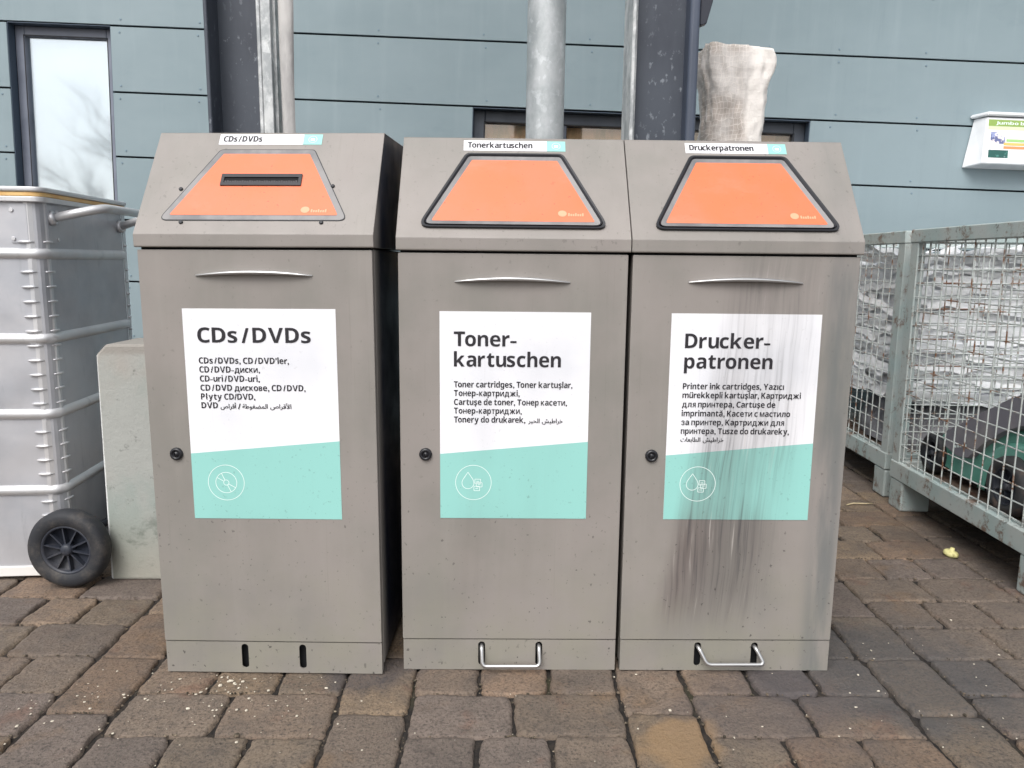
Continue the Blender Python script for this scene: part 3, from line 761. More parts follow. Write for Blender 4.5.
# ------------------------------------------------------------------ concrete block
t = MT('painted_concrete', lin(158, 160, 156), .85)
t.mix(lin(144, 153, 148), t.ramp(t.noise(5, 5, .6, (1, 1, .8)), .4, .65)); t.mix(lin(160, 156, 150), t.ramp(t.noise(3, 4, .6, (1, 1, 1), (3, 1, 0)), .5, .7))
z = t.sep()[2]
t.mix(lin(150, 146, 134), t.math('MULTIPLY', t.ramp(z, .0, .25, 1, 0), .7)); t.mix(lin(146, 142, 136), t.ramp(z, .600, .615))
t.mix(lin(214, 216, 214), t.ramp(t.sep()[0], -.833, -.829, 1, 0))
t.mix(lin(88, 92, 86), t.math('MULTIPLY', t.ramp(t.noise(26, 6, .75), .60, .72), .6))
t.mix(lin(70, 80, 70), t.math('MULTIPLY', t.ramp(z, .10, .34, 1, 0), t.math('MULTIPLY', t.ramp(t.noise(14, 6, .7, (1, 1, 1.2)), .54, .70), .5)))
t.bump(t.noise(90, 5, .7), .5, .003).bump(t.noise(14, 4), .4, .006)
m = MB(); m.prism([(-.838, 0), (-.834, .605), (-.808, .632), (-.06, .640), (-.05, 0)], .455, .63, bev=.006)
o = m.build('concrete_block', t.end()); tag(o, 'pale green-white concrete block standing between the wheeled container and the leftmost bin', 'concrete block')

# ------------------------------------------------------------------ wheeled aluminium container
def alu(name, a, b_c, rough=.34, metal=.75):
    t = MT(name, a, rough, metal)
    t.mix(b_c, t.ramp(t.noise(3, 5, .6, (1, 1, 1.5)), .35, .7)); t.mix(lin(120, 124, 130), t.math('MULTIPLY', t.ramp(t.noise(1, 5, .7, (26, 26, 5)), .55, .8), .35))
    t.bump(t.noise(3.2, 3), .35, .012).bump(t.noise(14, 3, sc=(1, 1, .3)), .15, .002); t.rough(t.ramp(t.noise(8, 5), .3, .7, rough-.06, rough+.16)); return t.end()
MATS['alu'] = alu('sheet_aluminium', lin(192, 192, 196), lin(170, 173, 180), .42, .45)
MATS['alu2'] = alu('bead_aluminium', lin(214, 213, 214), lin(196, 198, 202), .34, .5)
CT = empty('aluminium_container', (-.955, .47, 0), (0, 0, .08))
tag(CT, 'tall ribbed aluminium container on black wheels at the left edge', 'waste container')
CW, CD = .95, .52
m = MB(); m.prism(roundpoly([(-CW, 0), (0, 0), (0, CD), (-CW, CD)], .03, 5), .03, .985, 'xy')
m.build('body', MATS['alu'], CT)
for zc in (.243, .447, .643, .858):      # pressed ribs running round
    m = MB(); pr = [(0, -.014), (-.006, -.010), (-.009, -.003), (-.009, .003), (-.006, .010), (0, .014)]
    path = [(-CW, 0)]+[(-.03+.03*math.sin(R(15*k)), .03-.03*math.cos(R(15*k))) for k in range(7)]+[(0, CD-.02)]
    b = bmesh.new(); rows = []
    for k, (x, y) in enumerate(path):
        if k == 0: nx, ny = 0, -1
        elif k == len(path)-1: nx, ny = 1, 0
        else: nx, ny = math.sin(R(15*(k-1))), -math.cos(R(15*(k-1)))
        rows.append([b.verts.new((x-nx*q[0], y-ny*q[0], zc+q[1])) for q in pr])
    for k in range(len(rows)-1):
        for j in range(5): f = b.faces.new((rows[k][j], rows[k+1][j], rows[k+1][j+1], rows[k][j+1])); f.smooth = True
    m.add(b); m.build('rib', MATS['alu2'], CT)
m = MB()     # corner profile with crimped beads
m.prism([(-.036, -.0022), (-.026, -.0030), (-.012, .0050), (.0022, .026), (.0022, .036), (0, .036), (-.014, .010), (-.036, 0)], .03, .985, 'xy')
m.prism([(.0, CD-.02), (.0025, CD-.02), (.0025, CD+.002), (0, CD+.002)], .03, .985, 'xy')
m.build('corner_profile', MATS['alu2'], CT)
m = MB()
z = .10
while z < .92:
    if min(abs(z-q) for q in (.243, .447, .643, .858)) > .018:
        for pts_ in ([(-.058, .0005, z), (-.052, -.0035, z), (-.040, -.0045, z), (-.028, -.0040, z), (-.018, .0005, z)], [(-.004, .014, z), (.0015, .022, z), (.0035, .032, z), (.0035, .044, z), (.0, .052, z)]):
            m.tube(pts_, [.001, .0030, .0037, .0032, .001], 10)
        m.tube([(.003, CD-.022, z), (.005, CD-.018, z), (.005, CD-.008, z), (.003, CD-.004, z)], [.001, .0035, .0035, .001], 8)
    z += .0375
m.build('crimp_bead', MATS['alu2'], CT)
m = MB()    # rim and lid edge
m.prism(roundpoly([(-CW-.01, -.012), (.014, -.012), (.014, CD+.012), (-CW-.01, CD+.012)], .035, 6), .985, .998, 'xy', bev=.002)
m.build('rim', MATS['alu2'], CT)
t = MT('amber_seal', lin(226, 190, 128), .5); t.mix(lin(208, 160, 96), t.ramp(t.noise(9, 4), .4, .7))
MB().prism(roundpoly([(-CW-.008, -.010), (.012, -.010), (.012, CD+.010), (-CW-.008, CD+.010)], .034, 6), .9985, 1.009, 'xy', bev=.002).build('seal', t.end(), CT)
MB().prism(roundpoly([(-CW-.012, -.014), (.016, -.014), (.016, CD+.014), (-CW-.012, CD+.014)], .036, 6), 1.0095, 1.022, 'xy', bev=.004).build('lid', MATS['alu2'], CT)
m = MB(); m.prism([(-.070, -.0035), (-.03, -.0035), (-.010, .0055), (.0042, .030), (.0042, .085), (0, .085), (0, .03), (-.014, .009), (-.03, 0), (-.070, 0)], .885, .980, 'xy')
cp = m.build('corner_plate', MATS['alu'], CT)
m = MB()
for (x, y, z, ax) in ((-.064, -.0035, .965, (0, -1, 0)), (-.064, -.0035, .895, (0, -1, 0)), (.0042, .078, .895, (1, 0, 0)), (.0042, .078, .965, (1, 0, 0))): m.cyl((x, y, z), ax, .0055, .003, 12, bev=.001)
m.build('rivet', MATS['alu2'], cp)
m = MB(); m.box(-CW, -.02, -.006, -.0002, .008, .036, bev=.002); m.box(.0002, .006, .02, CD, .008, .036, bev=.002)
m.build('bottom_rail', MT('pale_rail', lin(224, 222, 218), .5).end(), CT)
def fillet(P_, r, k=6):
    P_ = [Vector(q) for q in P_]; o_ = [P_[0]]
    for i in range(1, len(P_)-1):
        a, c, d = P_[i-1], P_[i], P_[i+1]; p0_ = c+(a-c).normalized()*r; p1_ = c+(d-c).normalized()*r
        for j in range(k+1): u = j/k; o_.append((1-u)**2*p0_+2*u*(1-u)*c+u*u*p1_)
    return o_+[P_[-1]]
m = MB(); m.tube(fillet([(.004, .05, .948), (.118, .085, .978), (.118, .44, .978), (.004, .48, .945)], .04), .0115, 16); hd = m.build('push_handle', MATS['alu2'], CT)
m = MB(); m.cyl((.0, .05, .947), (1, .2, .2), .019, .014, 18, bev=.003); m.cyl((.0, .48, .944), (1, -.2, .2), .019, .014, 18, bev=.003); m.build('collar', MATS['alu2'], hd)
def wheel(parent, c, ax, r, wd, spokes=10, tyre_m=None, rim_m=None):
    ax = Vector(ax).normalized(); wr = empty('wheel', c); wr.parent = parent
    m = MB(); m.lathe([(r*.64, 0), (r*.70, -.004), (r*.86, -.005), (r*.95, .0), (r, wd*.25), (r, wd*.75), (r*.95, wd), (r*.7, wd+.003), (r*.62, wd), (r*.62, 0.002), (r*.64, 0)], (0, 0, 0), ax, 48)
    m.build('tyre', tyre_m, wr)
    m = MB(); m.lathe([(r*.64, .002), (r*.60, -.001), (r*.56, .006), (r*.56, wd*.45), (.001, wd*.5)], (0, 0, 0), ax, 48)
    m.lathe([(.001, -.003), (r*.10, -.003), (r*.15, .002), (r*.17, wd*.4)], (0, 0, 0), ax, 24)
    a = Vector((0, 0, 1)); u = ax.cross(a).normalized(); v = ax.cross(u)
    for k in range(spokes):
        an = 2*math.pi*k/spokes+.2; d = u*math.cos(an)+v*math.sin(an); s_ = ax.cross(d)
        P_ = [d*r*.12-s_*.0022+ax*.004, d*r*.58-s_*.0014+ax*.004, d*r*.58+s_*.0014+ax*.004, d*r*.12+s_*.0022+ax*.004]
        b = bmesh.new(); A_ = [b.verts.new(q) for q in P_]; B_ = [b.verts.new(q+ax*wd*.4) for q in P_]
        b.faces.new(A_)
        for i in range(4): b.faces.new((A_[i], A_[(i+1) % 4], B_[(i+1) % 4], B_[i]))
        m.add(b)
    m.build('rim', rim_m, wr); return wr
t = MT('tyre_rubber', lin(36, 38, 43), .7); t.mix(lin(92, 86, 80), t.math('MULTIPLY', t.ramp(t.noise(14, 6, .75), .45, .7), .55)); t.bump(t.noise(60, 4), .3, .001); MATS['tyre'] = t.end()
t = MT('wheel_plastic', lin(44, 48, 58), .5); t.mix(lin(86, 84, 86), t.math('MULTIPLY', t.ramp(t.noise(20, 4), .5, .7), .4)); MATS['rimp'] = t.end()
wheel(CT, (.033, -.080, .105), (.10, 1, 0), .103, .042, 10, MATS['tyre'], MATS['rimp'])
wheel(CT, (.075, .40, .103), (.10, 1, 0), .100, .042, 10, MATS['tyre'], MATS['rimp'])
m = MB(); m.box(.0065, .055, -.03, .10, .085, .125, bev=.004); m.tube([(.015, -.06, .103), (.08, .45, .103)], .011, 12)
m.build('axle', MATS['rubber'], CT)

# ------------------------------------------------------------------ mesh cages
t = MT('cage_paint', lin(170, 178, 176), .5)
t.mix(lin(158, 174, 173), t.ramp(t.noise(7, 5), .4, .65))
t.mix(lin(104, 70, 50), t.math('MULTIPLY', t.ramp(t.noise(13, 7, .8), .52, .64), .85)); t.mix(lin(64, 48, 42), t.math('MULTIPLY', t.ramp(t.noise(34, 6, .75, loc=(3, 3, 0)), .60, .70), .8))
t.bump(t.noise(50, 5, .7), .4, .002); MATS['cage'] = t.end()
t = MT('cage_paint_rusted', lin(150, 152, 142), .7)
t.mix(lin(112, 92, 74), t.ramp(t.noise(12, 6, .7), .35, .6)); t.mix(lin(72, 52, 42), t.math('MULTIPLY', t.ramp(t.noise(26, 6, .75), .5, .64), .9)); t.bump(t.noise(50, 5, .7), .5, .002); MATS['cage_r'] = t.end()
t = MT('cage_wire', lin(188, 194, 192), .5, .1)
t.mix(lin(120, 84, 60), t.ramp(t.noise(9, 6, .7, (1, 1, 2)), .53, .63)); t.mix(lin(88, 82, 80), t.math('MULTIPLY', t.ramp(t.noise(13, 5, .7, loc=(5, 2, 1)), .55, .68), .7)); MATS['wire'] = t.end()
t = MT('rusty_steel', lin(118, 104, 92), .8); t.mix(lin(82, 56, 42), t.ramp(t.noise(20, 6, .7), .4, .65)); MATS['rust'] = t.end()
def cage(loc, rz, label, L=1.2, D=.83, skip=()):
    """origin at the left near foot; x to the right, y away"""
    g = empty('mesh_cage', loc, (0, 0, rz)); tag(g, label, 'mesh cage', 'steel mesh cages at the right')
    H = .972; zb = .105
    for (x, y) in ((0, 0), (0, D), (L, 0), (L, D)):
        sx = 1 if x == 0 else -1; sy = 1 if y == 0 else -1
        m = MB(); m.box(min(x, x+sx*.006), max(x, x+sx*.006), min(y, y+sy*.048), max(y, y+sy*.048), zb, H-.045, bev=.001)
        m.box(min(x+sx*.0062, x+sx*.048), max(x+sx*.0062, x+sx*.048), min(y, y+sy*.006), max(y, y+sy*.006), zb, H-.045, bev=.001)
        ps = m.build('post', MATS['cage'], g)
        m = MB(); m.box(min(x-.001, x+sx*.10), max(x+.001, x+sx*.10), min(y, y+sy*.09), max(y, y+sy*.09), .0, zb-.001, bev=.006, seg=2); m.build('foot', MATS['cage'], g)
    def rail(x0, x1, y0, y1, z0, z1, nm):
        MB().box(x0, x1, y0, y1, z0, z1, bev=.003).build(nm, MATS['cage'], g)
    for nm, z0, z1, e in (('top_rail', H-.044, H, -.003), ('bottom_rail', zb-.02, zb+.062, -.004)):
        if nm == 'bottom_rail': z0 = zb+.0
        rail(e, .034, -.002, D+.002, z0, z1, nm); rail(L-.034, L-e, -.002, D+.002, z0, z1, nm)
        rail(.0345, L-.0345, e, .034, z0, z1, nm); rail(.0345, L-.0345, D-.034, D-e, z0, z1, nm)
    # timber-brown sheet floor
    MB().box(.036, L-.036, .036, D-.036, zb+.022, zb+.032).build('deck', MATS['rust'], g)
    def panel(fn, len_):
        m = MB(); rng = random.Random(len_*100+len(label)); r = .0023
        nz = 16; z0, z1 = zb+.05, H-.03
        for k in range(nz+1):
            z = z0+(z1-z0)*(k+.4)/(nz+.6); a = rng.uniform(-.003, .003); b1 = rng.uniform(-.004, .004); pts = []
            for j in range(9):
                u = j/8; pts.append(fn(u*len_, z+a+b1*math.sin(math.pi*u)+.0012*rng.uniform(-1, 1), .0025+.002*math.sin(u*5+k)))
            m.tube(pts, r, 5, caps=False)
        n = int(len_/.0505)
        for k in range(1, n):
            s0 = len_*k/n+rng.uniform(-.002, .002); bw = rng.uniform(-.006, .006)
            m.tube([fn(s0+bw*math.sin(math.pi*q/6)+rng.uniform(-.0008, .0008), z0-.02+(z1-z0+.03)*q/6, -.0022+.002*math.sin(q+k)) for q in range(7)], r, 5, caps=False)
        m.build('mesh_panel', MATS['wire'], g)
    panel(lambda s, z, o: (.012+o, .01+s, z), D-.02)
    panel(lambda s, z, o: (L-.012-o, .01+s, z), D-.02)
    panel(lambda s, z, o: (.01+s, .012+o, z), L-.02)
    panel(lambda s, z, o: (.01+s, D-.012-o, z), L-.02)
    return g
cage((1.572, .325, 0), -.035, 'rusty pale green mesh cage holding the green lawnmower')
cage((1.622, 1.235, 0), -.035, 'pale mesh cage full of crumpled white film, behind the cage with the lawnmower', D=.80)

# white film heaped in the far cage
t = MT('white_film', lin(243, 244, 246), .35)
t.mix(lin(232, 235, 240), t.ramp(t.noise(9, 5), .4, .7)); t.b.inputs['Subsurface Weight'].default_value = .0
t.bump(t.noise(20, 4, .7, (1, 1, 4)), .5, .008); MATS['film'] = t.end()
m = MB(); rng = random.Random(9)
def film(u, v):
    """inner mass of the heap: up the sides, then over the top"""
    a = 2*math.pi*u; c, s_ = math.cos(a), math.sin(a)
    q = (abs(c)**7+abs(s_)**7)**(-1/7.); h = min(1, v/.86); k = 1 if v < .86 else max(0, (1-v)/.14)
    x = .59+.500*q*c*k; y = .41+.315*q*s_*k; z = .34+.53*h
    d = .022*noise.noise((x*5, y*5, z*12))+.010*noise.noise((x*14, y*14, z*30))
    return (x+d*c*q, y+d*s_*q, min(z+.05*noise.noise((x*5, y*5, 3))*(h >= 1 or h <= 0), .93))
m.grid(film, 200, 70)
for k in range(230):      # loose wavy ribbons of film round it
    side = rng.random(); L_ = rng.uniform(.25, .75); w_ = rng.uniform(.012, .038); z0 = .36+.54*rng.random(); sl = rng.gauss(0, .10); sd = rng.uniform(0, 99); dd = rng.uniform(.0, .035)
    s0 = rng.uniform(.0, 1.0); ti = rng.uniform(-.5, .5); fr = rng.uniform(9, 22); am = rng.uniform(.002, .007)
    if side < .5: base = lambda t_: (.065+.52*0+s0*.45+t_*L_, .07+dd, 0)
    elif side < .85: base = lambda t_: (.055+dd, .06+min(.68, s0*.3+t_*L_), 0)
    else: base = lambda t_: (.10+s0*.4+t_*L_, .25+dd*9, .0)
    top_ = side >= .85
    def rib(u, v):
        x, y, _ = base(u); x = min(x, 1.14); z = (z0 if not top_ else .88)+sl*u*L_+am*math.sin(u*fr+sd)+.012*noise.noise((u*6, sd, 1))
        o_ = (v-.5)*w_; n_ = .007*noise.noise((u*16+sd, v*2, 4))
        if side < .5 or top_: y += o_*math.sin(ti)*1.0+n_; z += o_*math.cos(ti) if not top_ else n_; y += (o_ if top_ else 0)
        else: x += o_*math.sin(ti)+n_; z += o_*math.cos(ti)
        return (max(.03, x), max(.03, min(y, .76)), max(.17, min(z, .935)))
    m.grid(rib, 34, 3)
o = m.build('plastic_film_heap', MATS['film'], recalc=False); o.location = (1.622, 1.235, 0); o.rotation_euler = (0, 0, -.035)
tag(o, 'heap of crumpled white plastic film filling the far mesh cage', 'plastic film')

t = MT('grey_sacking', lin(138, 138, 142), .8); t.mix(lin(104, 104, 110), t.ramp(t.noise(9, 5, .6), .4, .65)); t.bump(t.noise(30, 5, .7), .7, .008)
m = MB()
def lump(cx, cy, rx, ry, h, sd):
    def fn(u, v):
        a = 2*math.pi*u; f = math.sin(v*math.pi*.5)**.6; q = (abs(math.cos(a))**3+abs(math.sin(a))**3)**(-1/3.)
        x = cx+rx*q*math.cos(a)*f; y = cy+ry*q*math.sin(a)*f; z = .14+h*(1-v**2.6)
        n_ = .03*noise.noise((x*7, y*7, z*9+sd))+.012*noise.noise((x*20, y*20, z*20+sd))
        return (x+n_*math.cos(a), y+n_*math.sin(a), max(.139, z+n_))
    m.grid(fn, 60, 30)
lump(.59, .40, .48, .31, .24, 2.)
o = m.build('grey_sack', t.end(), recalc=False); o.location = (1.622, 1.235, 0); o.rotation_euler = (0, 0, -.035)
tag(o, 'sagging dark grey sack under the white film in the far mesh cage', 'sack')

# ------------------------------------------------------------------ lawnmower in the near cage
LM = empty('lawnmower', (1.655, .36, .139), (0, 0, -.035)); tag(LM, 'green lawnmower with a dark grey cover lying in the near mesh cage', 'lawnmower')
t = MT('mower_green', lin(100, 168, 150), .4); t.mix(lin(118, 176, 162), t.ramp(t.noise(9, 5), .4, .7)); t.mix(lin(110, 110, 96), t.math('MULTIPLY', t.ramp(t.noise(14, 5, .7), .58, .75), .4)); GREEN = t.end()
t = MT('mower_grey', lin(124, 122, 132), .5); t.mix(lin(142, 138, 142), t.ramp(t.noise(8, 5), .45, .7)); GREY = t.end()
# local: x depth (0 = side facing the aisle), y along from near end (0) to far end (.76)
def skin(prof, x0, x1, name, mat, bulge=.02, par=LM, n=7):
    """side outline (y,z) given a rounded thickness in x"""
    m = MB(); b = bmesh.new(); rows = []
    cy = sum(p_[0] for p_ in prof)/len(prof); cz = sum(p_[1] for p_ in prof)/len(prof)
    for k in range(n+1):
        u = k/n; x = x0+(x1-x0)*u; s_ = 1-.14*(abs(2*u-1)**3.5)
        rows.append([b.verts.new((x, cy+(y-cy)*s_, cz+(zz-cz)*s_)) for y, zz in prof])
    N = len(prof)
    for k in range(n):
        for j in range(N): f = b.faces.new((rows[k][j], rows[k][(j+1) % N], rows[k+1][(j+1) % N], rows[k+1][j])); f.smooth = True
    b.faces.new(rows[0]); b.faces.new(rows[-1]); m.add(b); return m.build(name, mat, par)
body = roundpoly([(.02, .03), (.60, .02), (.725, .03), (.735, .115), (.71, .150), (.64, .163), (.50, .172), (.42, .195), (.32, .250), (.02, .27)], .015, 4)
skin(body, .03, .42, 'body', GREEN)
ring_ = [(.25+r*math.cos(R(a)), .025+r*math.sin(R(a))*.92) for r, rng_ in ((.205, range(0, 181, 12)), (.165, range(180, -1, -12))) for a in rng_]
skin(ring_, .012, .06, 'wheel_arch', GREEN, n=3)
MB().prism([(.25+.163*math.cos(R(a)), .025+.150*math.sin(R(a))) for a in range(0, 181, 12)], .026, .07, 'yz').build('arch_liner', MATS['cavity'], LM)
cover = roundpoly([(.666, .104), (.655, .165), (.60, .192), (.333, .332), (.236, .378), (.0, .40), (.0, .30), (.218, .276), (.316, .234), (.424, .163), (.502, .095), (.573, .083)], .012, 4)
skin(cover, .006, .36, 'engine_cover', GREY)
m = MB()
for k in range(5):
    y = .560-.014*k; b = bmesh.new(); b.faces.new([b.verts.new((.0045, y+dy, .128+k*.004+dz)) for dy, dz in ((0, 0), (-.010, .002), (-.010, .010), (0, .008))]); m.add(b)
m.build('emblem', MATS['white_ink'], LM)
t = MT('mower_wheel', lin(60, 60, 62), .7); t.mix(lin(92, 78, 72), t.ramp(t.noise(24, 5), .5, .7)); MW = t.end()
for (x, y, r) in ((-.020, .25, .088), (.012, .715, .070), (.40, .25, .088), (.40, .70, .070)):
    wheel(LM, (x, y, r+.001), (1, 0, 0), r, .045, 5, MATS['tyre'] if r < .08 else MW, MATS['rimp'])
m = MB(); m.tube(fillet([(.06, .06, .30), (.06, -.0, .52), (.34, .0, .52), (.34, .06, .30)], .04), .011, 12); m.build('handlebar', MATS['rubber'], LM)
m = MB(); m.box(.05, .38, .45, .70, .012, .045, bev=.008); m.build('blade_deck', MATS['rubber'], LM)

# ------------------------------------------------------------------ white netted sack behind the right-hand bin
t = MT('net_sack_cloth', lin(208, 203, 199), .8)
t.mix(lin(188, 178, 170), t.ramp(t.noise(7, 5, .6, loc=(2, 2, 0)), .42, .6))
wv = t.n.new('ShaderNodeTexBrick'); wv.offset = 0; wv.inputs['Scale'].default_value = 1; wv.inputs['Mortar Size'].default_value = .0011; wv.inputs['Brick Width'].default_value = .0125; wv.inputs['Row Height'].default_value = .0150
wv.inputs['Mortar Smooth'].default_value = .3
x, y, z = t.sep(); cm = t.n.new('ShaderNodeCombineXYZ'); t.L(t.math('ADD', x, t.math('MULTIPLY', t.noise(14, 3), .045)), cm.inputs[0]); t.L(t.math('ADD', z, t.math('MULTIPLY', t.noise(12, 3, loc=(4, 0, 0)), .045)), cm.inputs[1]); t.L(cm.outputs[0], wv.inputs['Vector'])
t.mix(lin(228, 222, 217), t.math('MULTIPLY', wv.outputs['Fac'], t.math('MULTIPLY', t.ramp(x, .01, .04, 1, 0), .75)))
t.mix(lin(234, 229, 224), t.ramp(t.math('ADD', x, t.math('MULTIPLY', t.noise(9, 3), .05)), .030, .065)); t.bump(wv.outputs['Fac'], .5, .002).bump(t.noise(30, 5, .7), .6, .006)
m = MB()
def sack(u, v):
    a = 2*math.pi*v; z = 1.522*u
    wx = .094+.004*math.sin(z*5)+.006*math.sin(z*13+1); wy = .08+.01*math.sin(z*4+1)
    top = max(0, (u-.93)/.07); wx += .006*math.exp(-((z-1.47)/.04)**2)
    sh = 1-top**4*.06
    if u > .999: sh = .0
    c, s_ = math.cos(a), math.sin(a); q = (abs(c)**5+abs(s_)**5)**(-1/5.)
    n_ = noise.noise((c*2.1, s_*2.1, z*6))*.012+noise.noise((c*4, s_*4, z*9+c*3))*.014-.010*abs(noise.noise((c*6+z*5, s_*6, z*11)))+noise.noise((c*12, s_*12, z*34))*.005
    return ((wx*q*c)*sh+n_*c+.014*math.exp(-((z-1.47)/.05)**2)*max(0, c), (wy*q*s_)*sh+n_*s_, z*(1)+(.008*noise.noise((c*3, s_*3, 1)) if u > .9 else 0)-.010*c*top)
m.grid(sack, 190, 96); o = m.build('netted_sack', t.end()); o.location = (.930, 1.06, 0)
tag(o, 'tall crumpled white sack in fine netting, standing behind the printer cartridge bin', 'sack')

# ------------------------------------------------------------------ leaflet box on the wall
LB = empty('leaflet_box', (2.452, 2.198, 1.308), (0, RL, 0)); tag(LB, 'white leaflet box with a green heading on the cladding wall', 'leaflet box')
t = MT('box_white', lin(232, 234, 236), .4); t.mix(lin(214, 218, 222), t.ramp(t.noise(6, 4), .4, .7)); WH = t.end()
m = MB()   # sloping front: deeper at the top? outline in yz
bx0, bx1 = -.045, .32
b = bmesh.new()
V = [b.verts.new(q) for q in ((-.100, -.001, -.006), (bx1+.05, -.001, -.006), (bx1+.03, -.001, .215), (-.070, -.001, .215), (-.058, -.085, .008), (bx1, -.085, .008), (bx1, -.068, .215), (-.046, -.068, .215))]
for f in ((0, 1, 2, 3), (4, 5, 6, 7), (0, 1, 5, 4), (1, 2, 6, 5), (2, 3, 7, 6), (3, 0, 4, 7)): b.faces.new([V[i] for i in f])
bmesh.ops.recalc_face_normals(b, faces=b.faces[:]); bmesh.ops.bevel(b, geom=b.edges[:], offset=.003, segments=2, affect='EDGES'); m.add(b)
m.build('body', WH, LB)
m = MB(); b = bmesh.new()
V = [b.verts.new(q) for z_, k in ((.2165, 0), (.232, .0)) for q in ((-.090, -.0015, z_), (bx1+.06, -.0015, z_), (bx1+.02, -.080, z_+.006), (-.052, -.080, z_+.006))]
for f in ((0, 1, 2, 3), (4, 5, 6, 7), (0, 1, 5, 4), (1, 2, 6, 5), (2, 3, 7, 6), (3, 0, 4, 7)): b.faces.new([V[i] for i in f])
bmesh.ops.recalc_face_normals(b, faces=b.faces[:]); bmesh.ops.bevel(b, geom=b.edges[:], offset=.004, segments=2, affect='EDGES'); m.add(b); m.build('lid', WH, LB)
def FB(x, z, h=.0008):   # on the sloping front
    k = (z-.010)/.205; return Vector((x-.040, -.085+.017*k-h, z))
def patch(name, x0, x1, z0, z1, mat, par, h=.0012):
    m = MB(); b = bmesh.new(); b.faces.new([b.verts.new(FB(x, z, h)) for x, z in ((x0, z0), (x1, z0), (x1, z1), (x0, z1))]); m.add(b); return m.build(name, mat, par)
ps = patch('poster', -.002, bx1-.01, .022, .206, MT('poster_white', lin(244, 244, 244), .35).end(), LB, .0006)
patch('heading', .0, bx1-.012, .176, .205, MT('poster_green', lin(142, 170, 88), .4).end(), ps)
patch('subheading', .0, bx1-.012, .160, .1755, MT('poster_pale_green', lin(214, 222, 186), .4).end(), ps)
m = MB(); put_text(m, 'Jumbo bis zu', .034, .235, .184, .0135, lambda a, c: FB(a, c, .0018), .03); m.build('lettering', MATS['white_ink'], ps, recalc=False)
def blotch(name, cols, sc, x0, x1, z0, z1, seed=0):
    t = MT(name, cols[0], .4)
    for i, c in enumerate(cols[1:]): t.mix(c, t.ramp(t.noise(sc, 3, .6, loc=(i*3.7+seed, seed, i)), .50, .56))
    return patch(name, x0, x1, z0, z1, t.end(), ps, .0014)
blotch('photo_print', [lin(150, 160, 200), lin(90, 60, 56), lin(236, 226, 224), lin(98, 106, 150)], 22, .014, .082, .098, .150)
blotch('photo_print', [lin(80, 140, 130), lin(200, 214, 220), lin(40, 90, 84)], 20, .008, .100, .035, .070, 4)
for i, (c, z0) in enumerate(((lin(160, 204, 130), .108), (lin(236, 190, 110), .092), (lin(232, 150, 100), .076))): patch('colour_bar', .076+.012*(i == 0), .30, z0, z0+.012, MT('print_bar_%d' % i, c, .4).end(), ps, .0016)

# ------------------------------------------------------------------ small things on the paving
t = MT('pale_yellow_rubber', lin(206, 200, 140), .6); t.mix(lin(160, 150, 96), t.ramp(t.noise(60, 4), .45, .65)); t.bump(t.noise(120, 4), .5, .002)
m = MB(); m.lathe([(.001, .0), (.017, .0), (.0215, .006), (.020, .013), (.014, .017), (.007, .018), (.006, .026), (.001, .027)], (0, 0, 0), (0, 0, 1), 20)
for v in m.bm.verts: v.co += Vector((1, .6, .5))*.0014*noise.noise(v.co*120)
o = m.build('yellow_cap', t.end()); o.location = (1.539, .656, .0); o.rotation_euler = (.15, .1, .5); tag(o, 'small pale yellow cap lying on the paving beside the near cage', 'cap')
t = MT('straw', lin(186, 172, 140), .8)
m = MB(); m.tube([(0, 0, .003), (.03, .012, .005), (.065, .006, .006), (.10, .014, .004)], [.002, .003, .0025, .0015], 6)
o = m.build('wood_splinter', t.end()); o.location = (1.44, 1.13, 0); tag(o, 'thin pale splinter of wood on the paving near the cage feet', 'splinter')
m = MB(); rng = random.Random(21)
def crumb(x, y, r):
    b = bmesh.new(); bmesh.ops.create_icosphere(b, subdivisions=1, radius=r)
    s_ = Vector((rng.uniform(.6, 1.5), rng.uniform(.6, 1.5), rng.uniform(.3, .7)))
    for v in b.verts: v.co = Vector((v.co.x*s_.x, v.co.y*s_.y, v.co.z*s_.z))*(1+.4*noise.noise(v.co*900+Vector((x, y, 0))*50)); v.co += Vector((x, y, .0005))
    m.add(b)
for cx, cy, sx, n_ in ((-.62, -.12, .10, 60), (-.36, -.05, .08, 40), (-.30, -.08, .10, 30), (-.25, -.15, .12, 24), (.2, -.2, .3, 36), (1.0, -.15, .2, 40), (1.25, .1, .12, 20), (-.5, -.2, .2, 30)):
    for _ in range(n_):
        x, y = rng.gauss(cx, sx), rng.gauss(cy, sx*.6)
        crumb(x, y, abs(rng.gauss(.0007, .0008))+.0006)
for cx, cy, r in ((-.345, -.045, .0055), (-.335, -.055, .004), (-.36, -.062, .004), (-.32, -.048, .003), (.46, -.205, .003)): crumb(cx, cy, r)
t = MT('white_crumb', lin(196, 188, 172), .85)
o = m.build('crumbs', t.end()); tag(o, 'white crumbs of grit strewn over the paving', 'crumbs', kind='stuff')
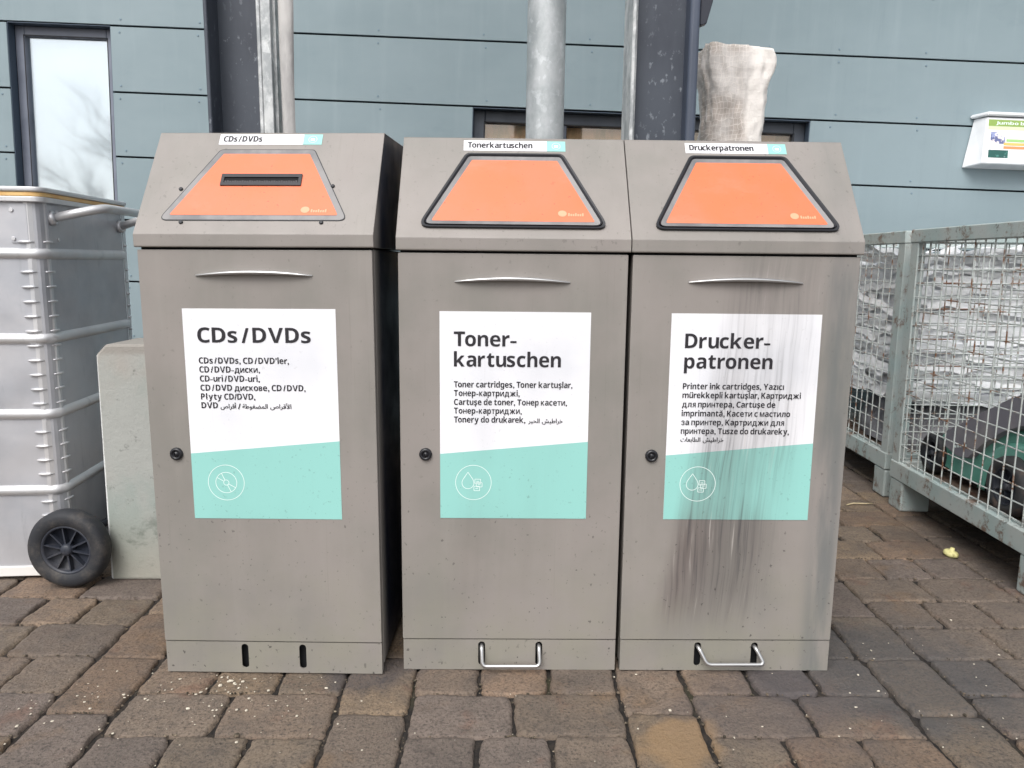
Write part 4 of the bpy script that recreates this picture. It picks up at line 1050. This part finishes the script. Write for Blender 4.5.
# moss and grit tufts standing in the joints
m = MB(); SPOTS = [q for q in stones() if -1.25 < q[0] < 2.1 and q[3] > -.42 and q[2] < 1.2]
for _ in range(3600):
    q = rng.choice(SPOTS)
    if rng.random() < .62: x = rng.uniform(q[0], q[1]); y = q[2]+rng.gauss(0, .0022)
    else: x = q[0]+rng.gauss(0, .002); y = rng.uniform(q[2], q[3])
    if -.49 < x < .90 and -.01 < y < .4: continue
    crumb(x, y, abs(rng.gauss(.0012, .0009))+.0007)
for v in m.bm.verts: v.co.z -= .0012
t = MT('joint_debris', lin(104, 92, 78), .9).geo(); t.mix(lin(56, 50, 40), t.ramp(t.noise(60, 3), .42, .58)); t.mix(lin(136, 124, 106), t.ramp(t.noise(90, 3, loc=(5, 0, 0)), .58, .66))
o = m.build('joint_debris', t.end()); tag(o, 'brown bits of moss and grit caught in the paving joints', 'debris', kind='stuff')

# ------------------------------------------------------------------ bare trees across the yard (the tall window reflects them)
t = MT('bark', lin(104, 98, 92), .9); BARK = t.end()
def tree(x, y, h, seed, label):
    g = empty('bare_tree', (x, y, -.01)); tag(g, label, 'tree', 'bare trees across the yard'); rng = random.Random(seed)
    tr = MB(); cr = MB()
    def br(mb_, p, d, l, r, lev):
        pts = [p]; rr = [r]; q = p.copy(); dd = d.copy()
        for k in range(4):
            dd = (dd+Vector((rng.gauss(0, .14), rng.gauss(0, .14), rng.gauss(.03, .08)))).normalized(); q = q+dd*l/4; pts.append(q.copy()); rr.append(r*(1-.55*(k+1)/4))
        mb_.tube(pts, rr, 6 if lev < 2 else 4, caps=False)
        if lev >= 4: return
        for k in range(5 if lev else 7):
            i = rng.randint(1, 4); a = rng.uniform(0, 6.28); sp = rng.uniform(.5, .95)
            nd = (dd+Vector((math.cos(a), math.sin(a), rng.uniform(-.1, .4)))*sp).normalized()
            br(cr, pts[i], nd, l*rng.uniform(.5, .72), rr[i]*.6, lev+1)
    br(tr, Vector((0, 0, 0)), Vector((0, 0, 1)), h*.5, h*.028, 0)
    tr.build('trunk', BARK, g, recalc=False); cr.build('crown', BARK, g, recalc=False)
tree(-7.5, -17, 7.5, 1, 'bare leafless tree across the yard, tallest of three')
tree(-12.5, -20, 6.8, 2, 'bare leafless tree across the yard, farthest of three')
tree(-4.0, -21, 6.0, 3, 'bare leafless tree across the yard, smallest of three')
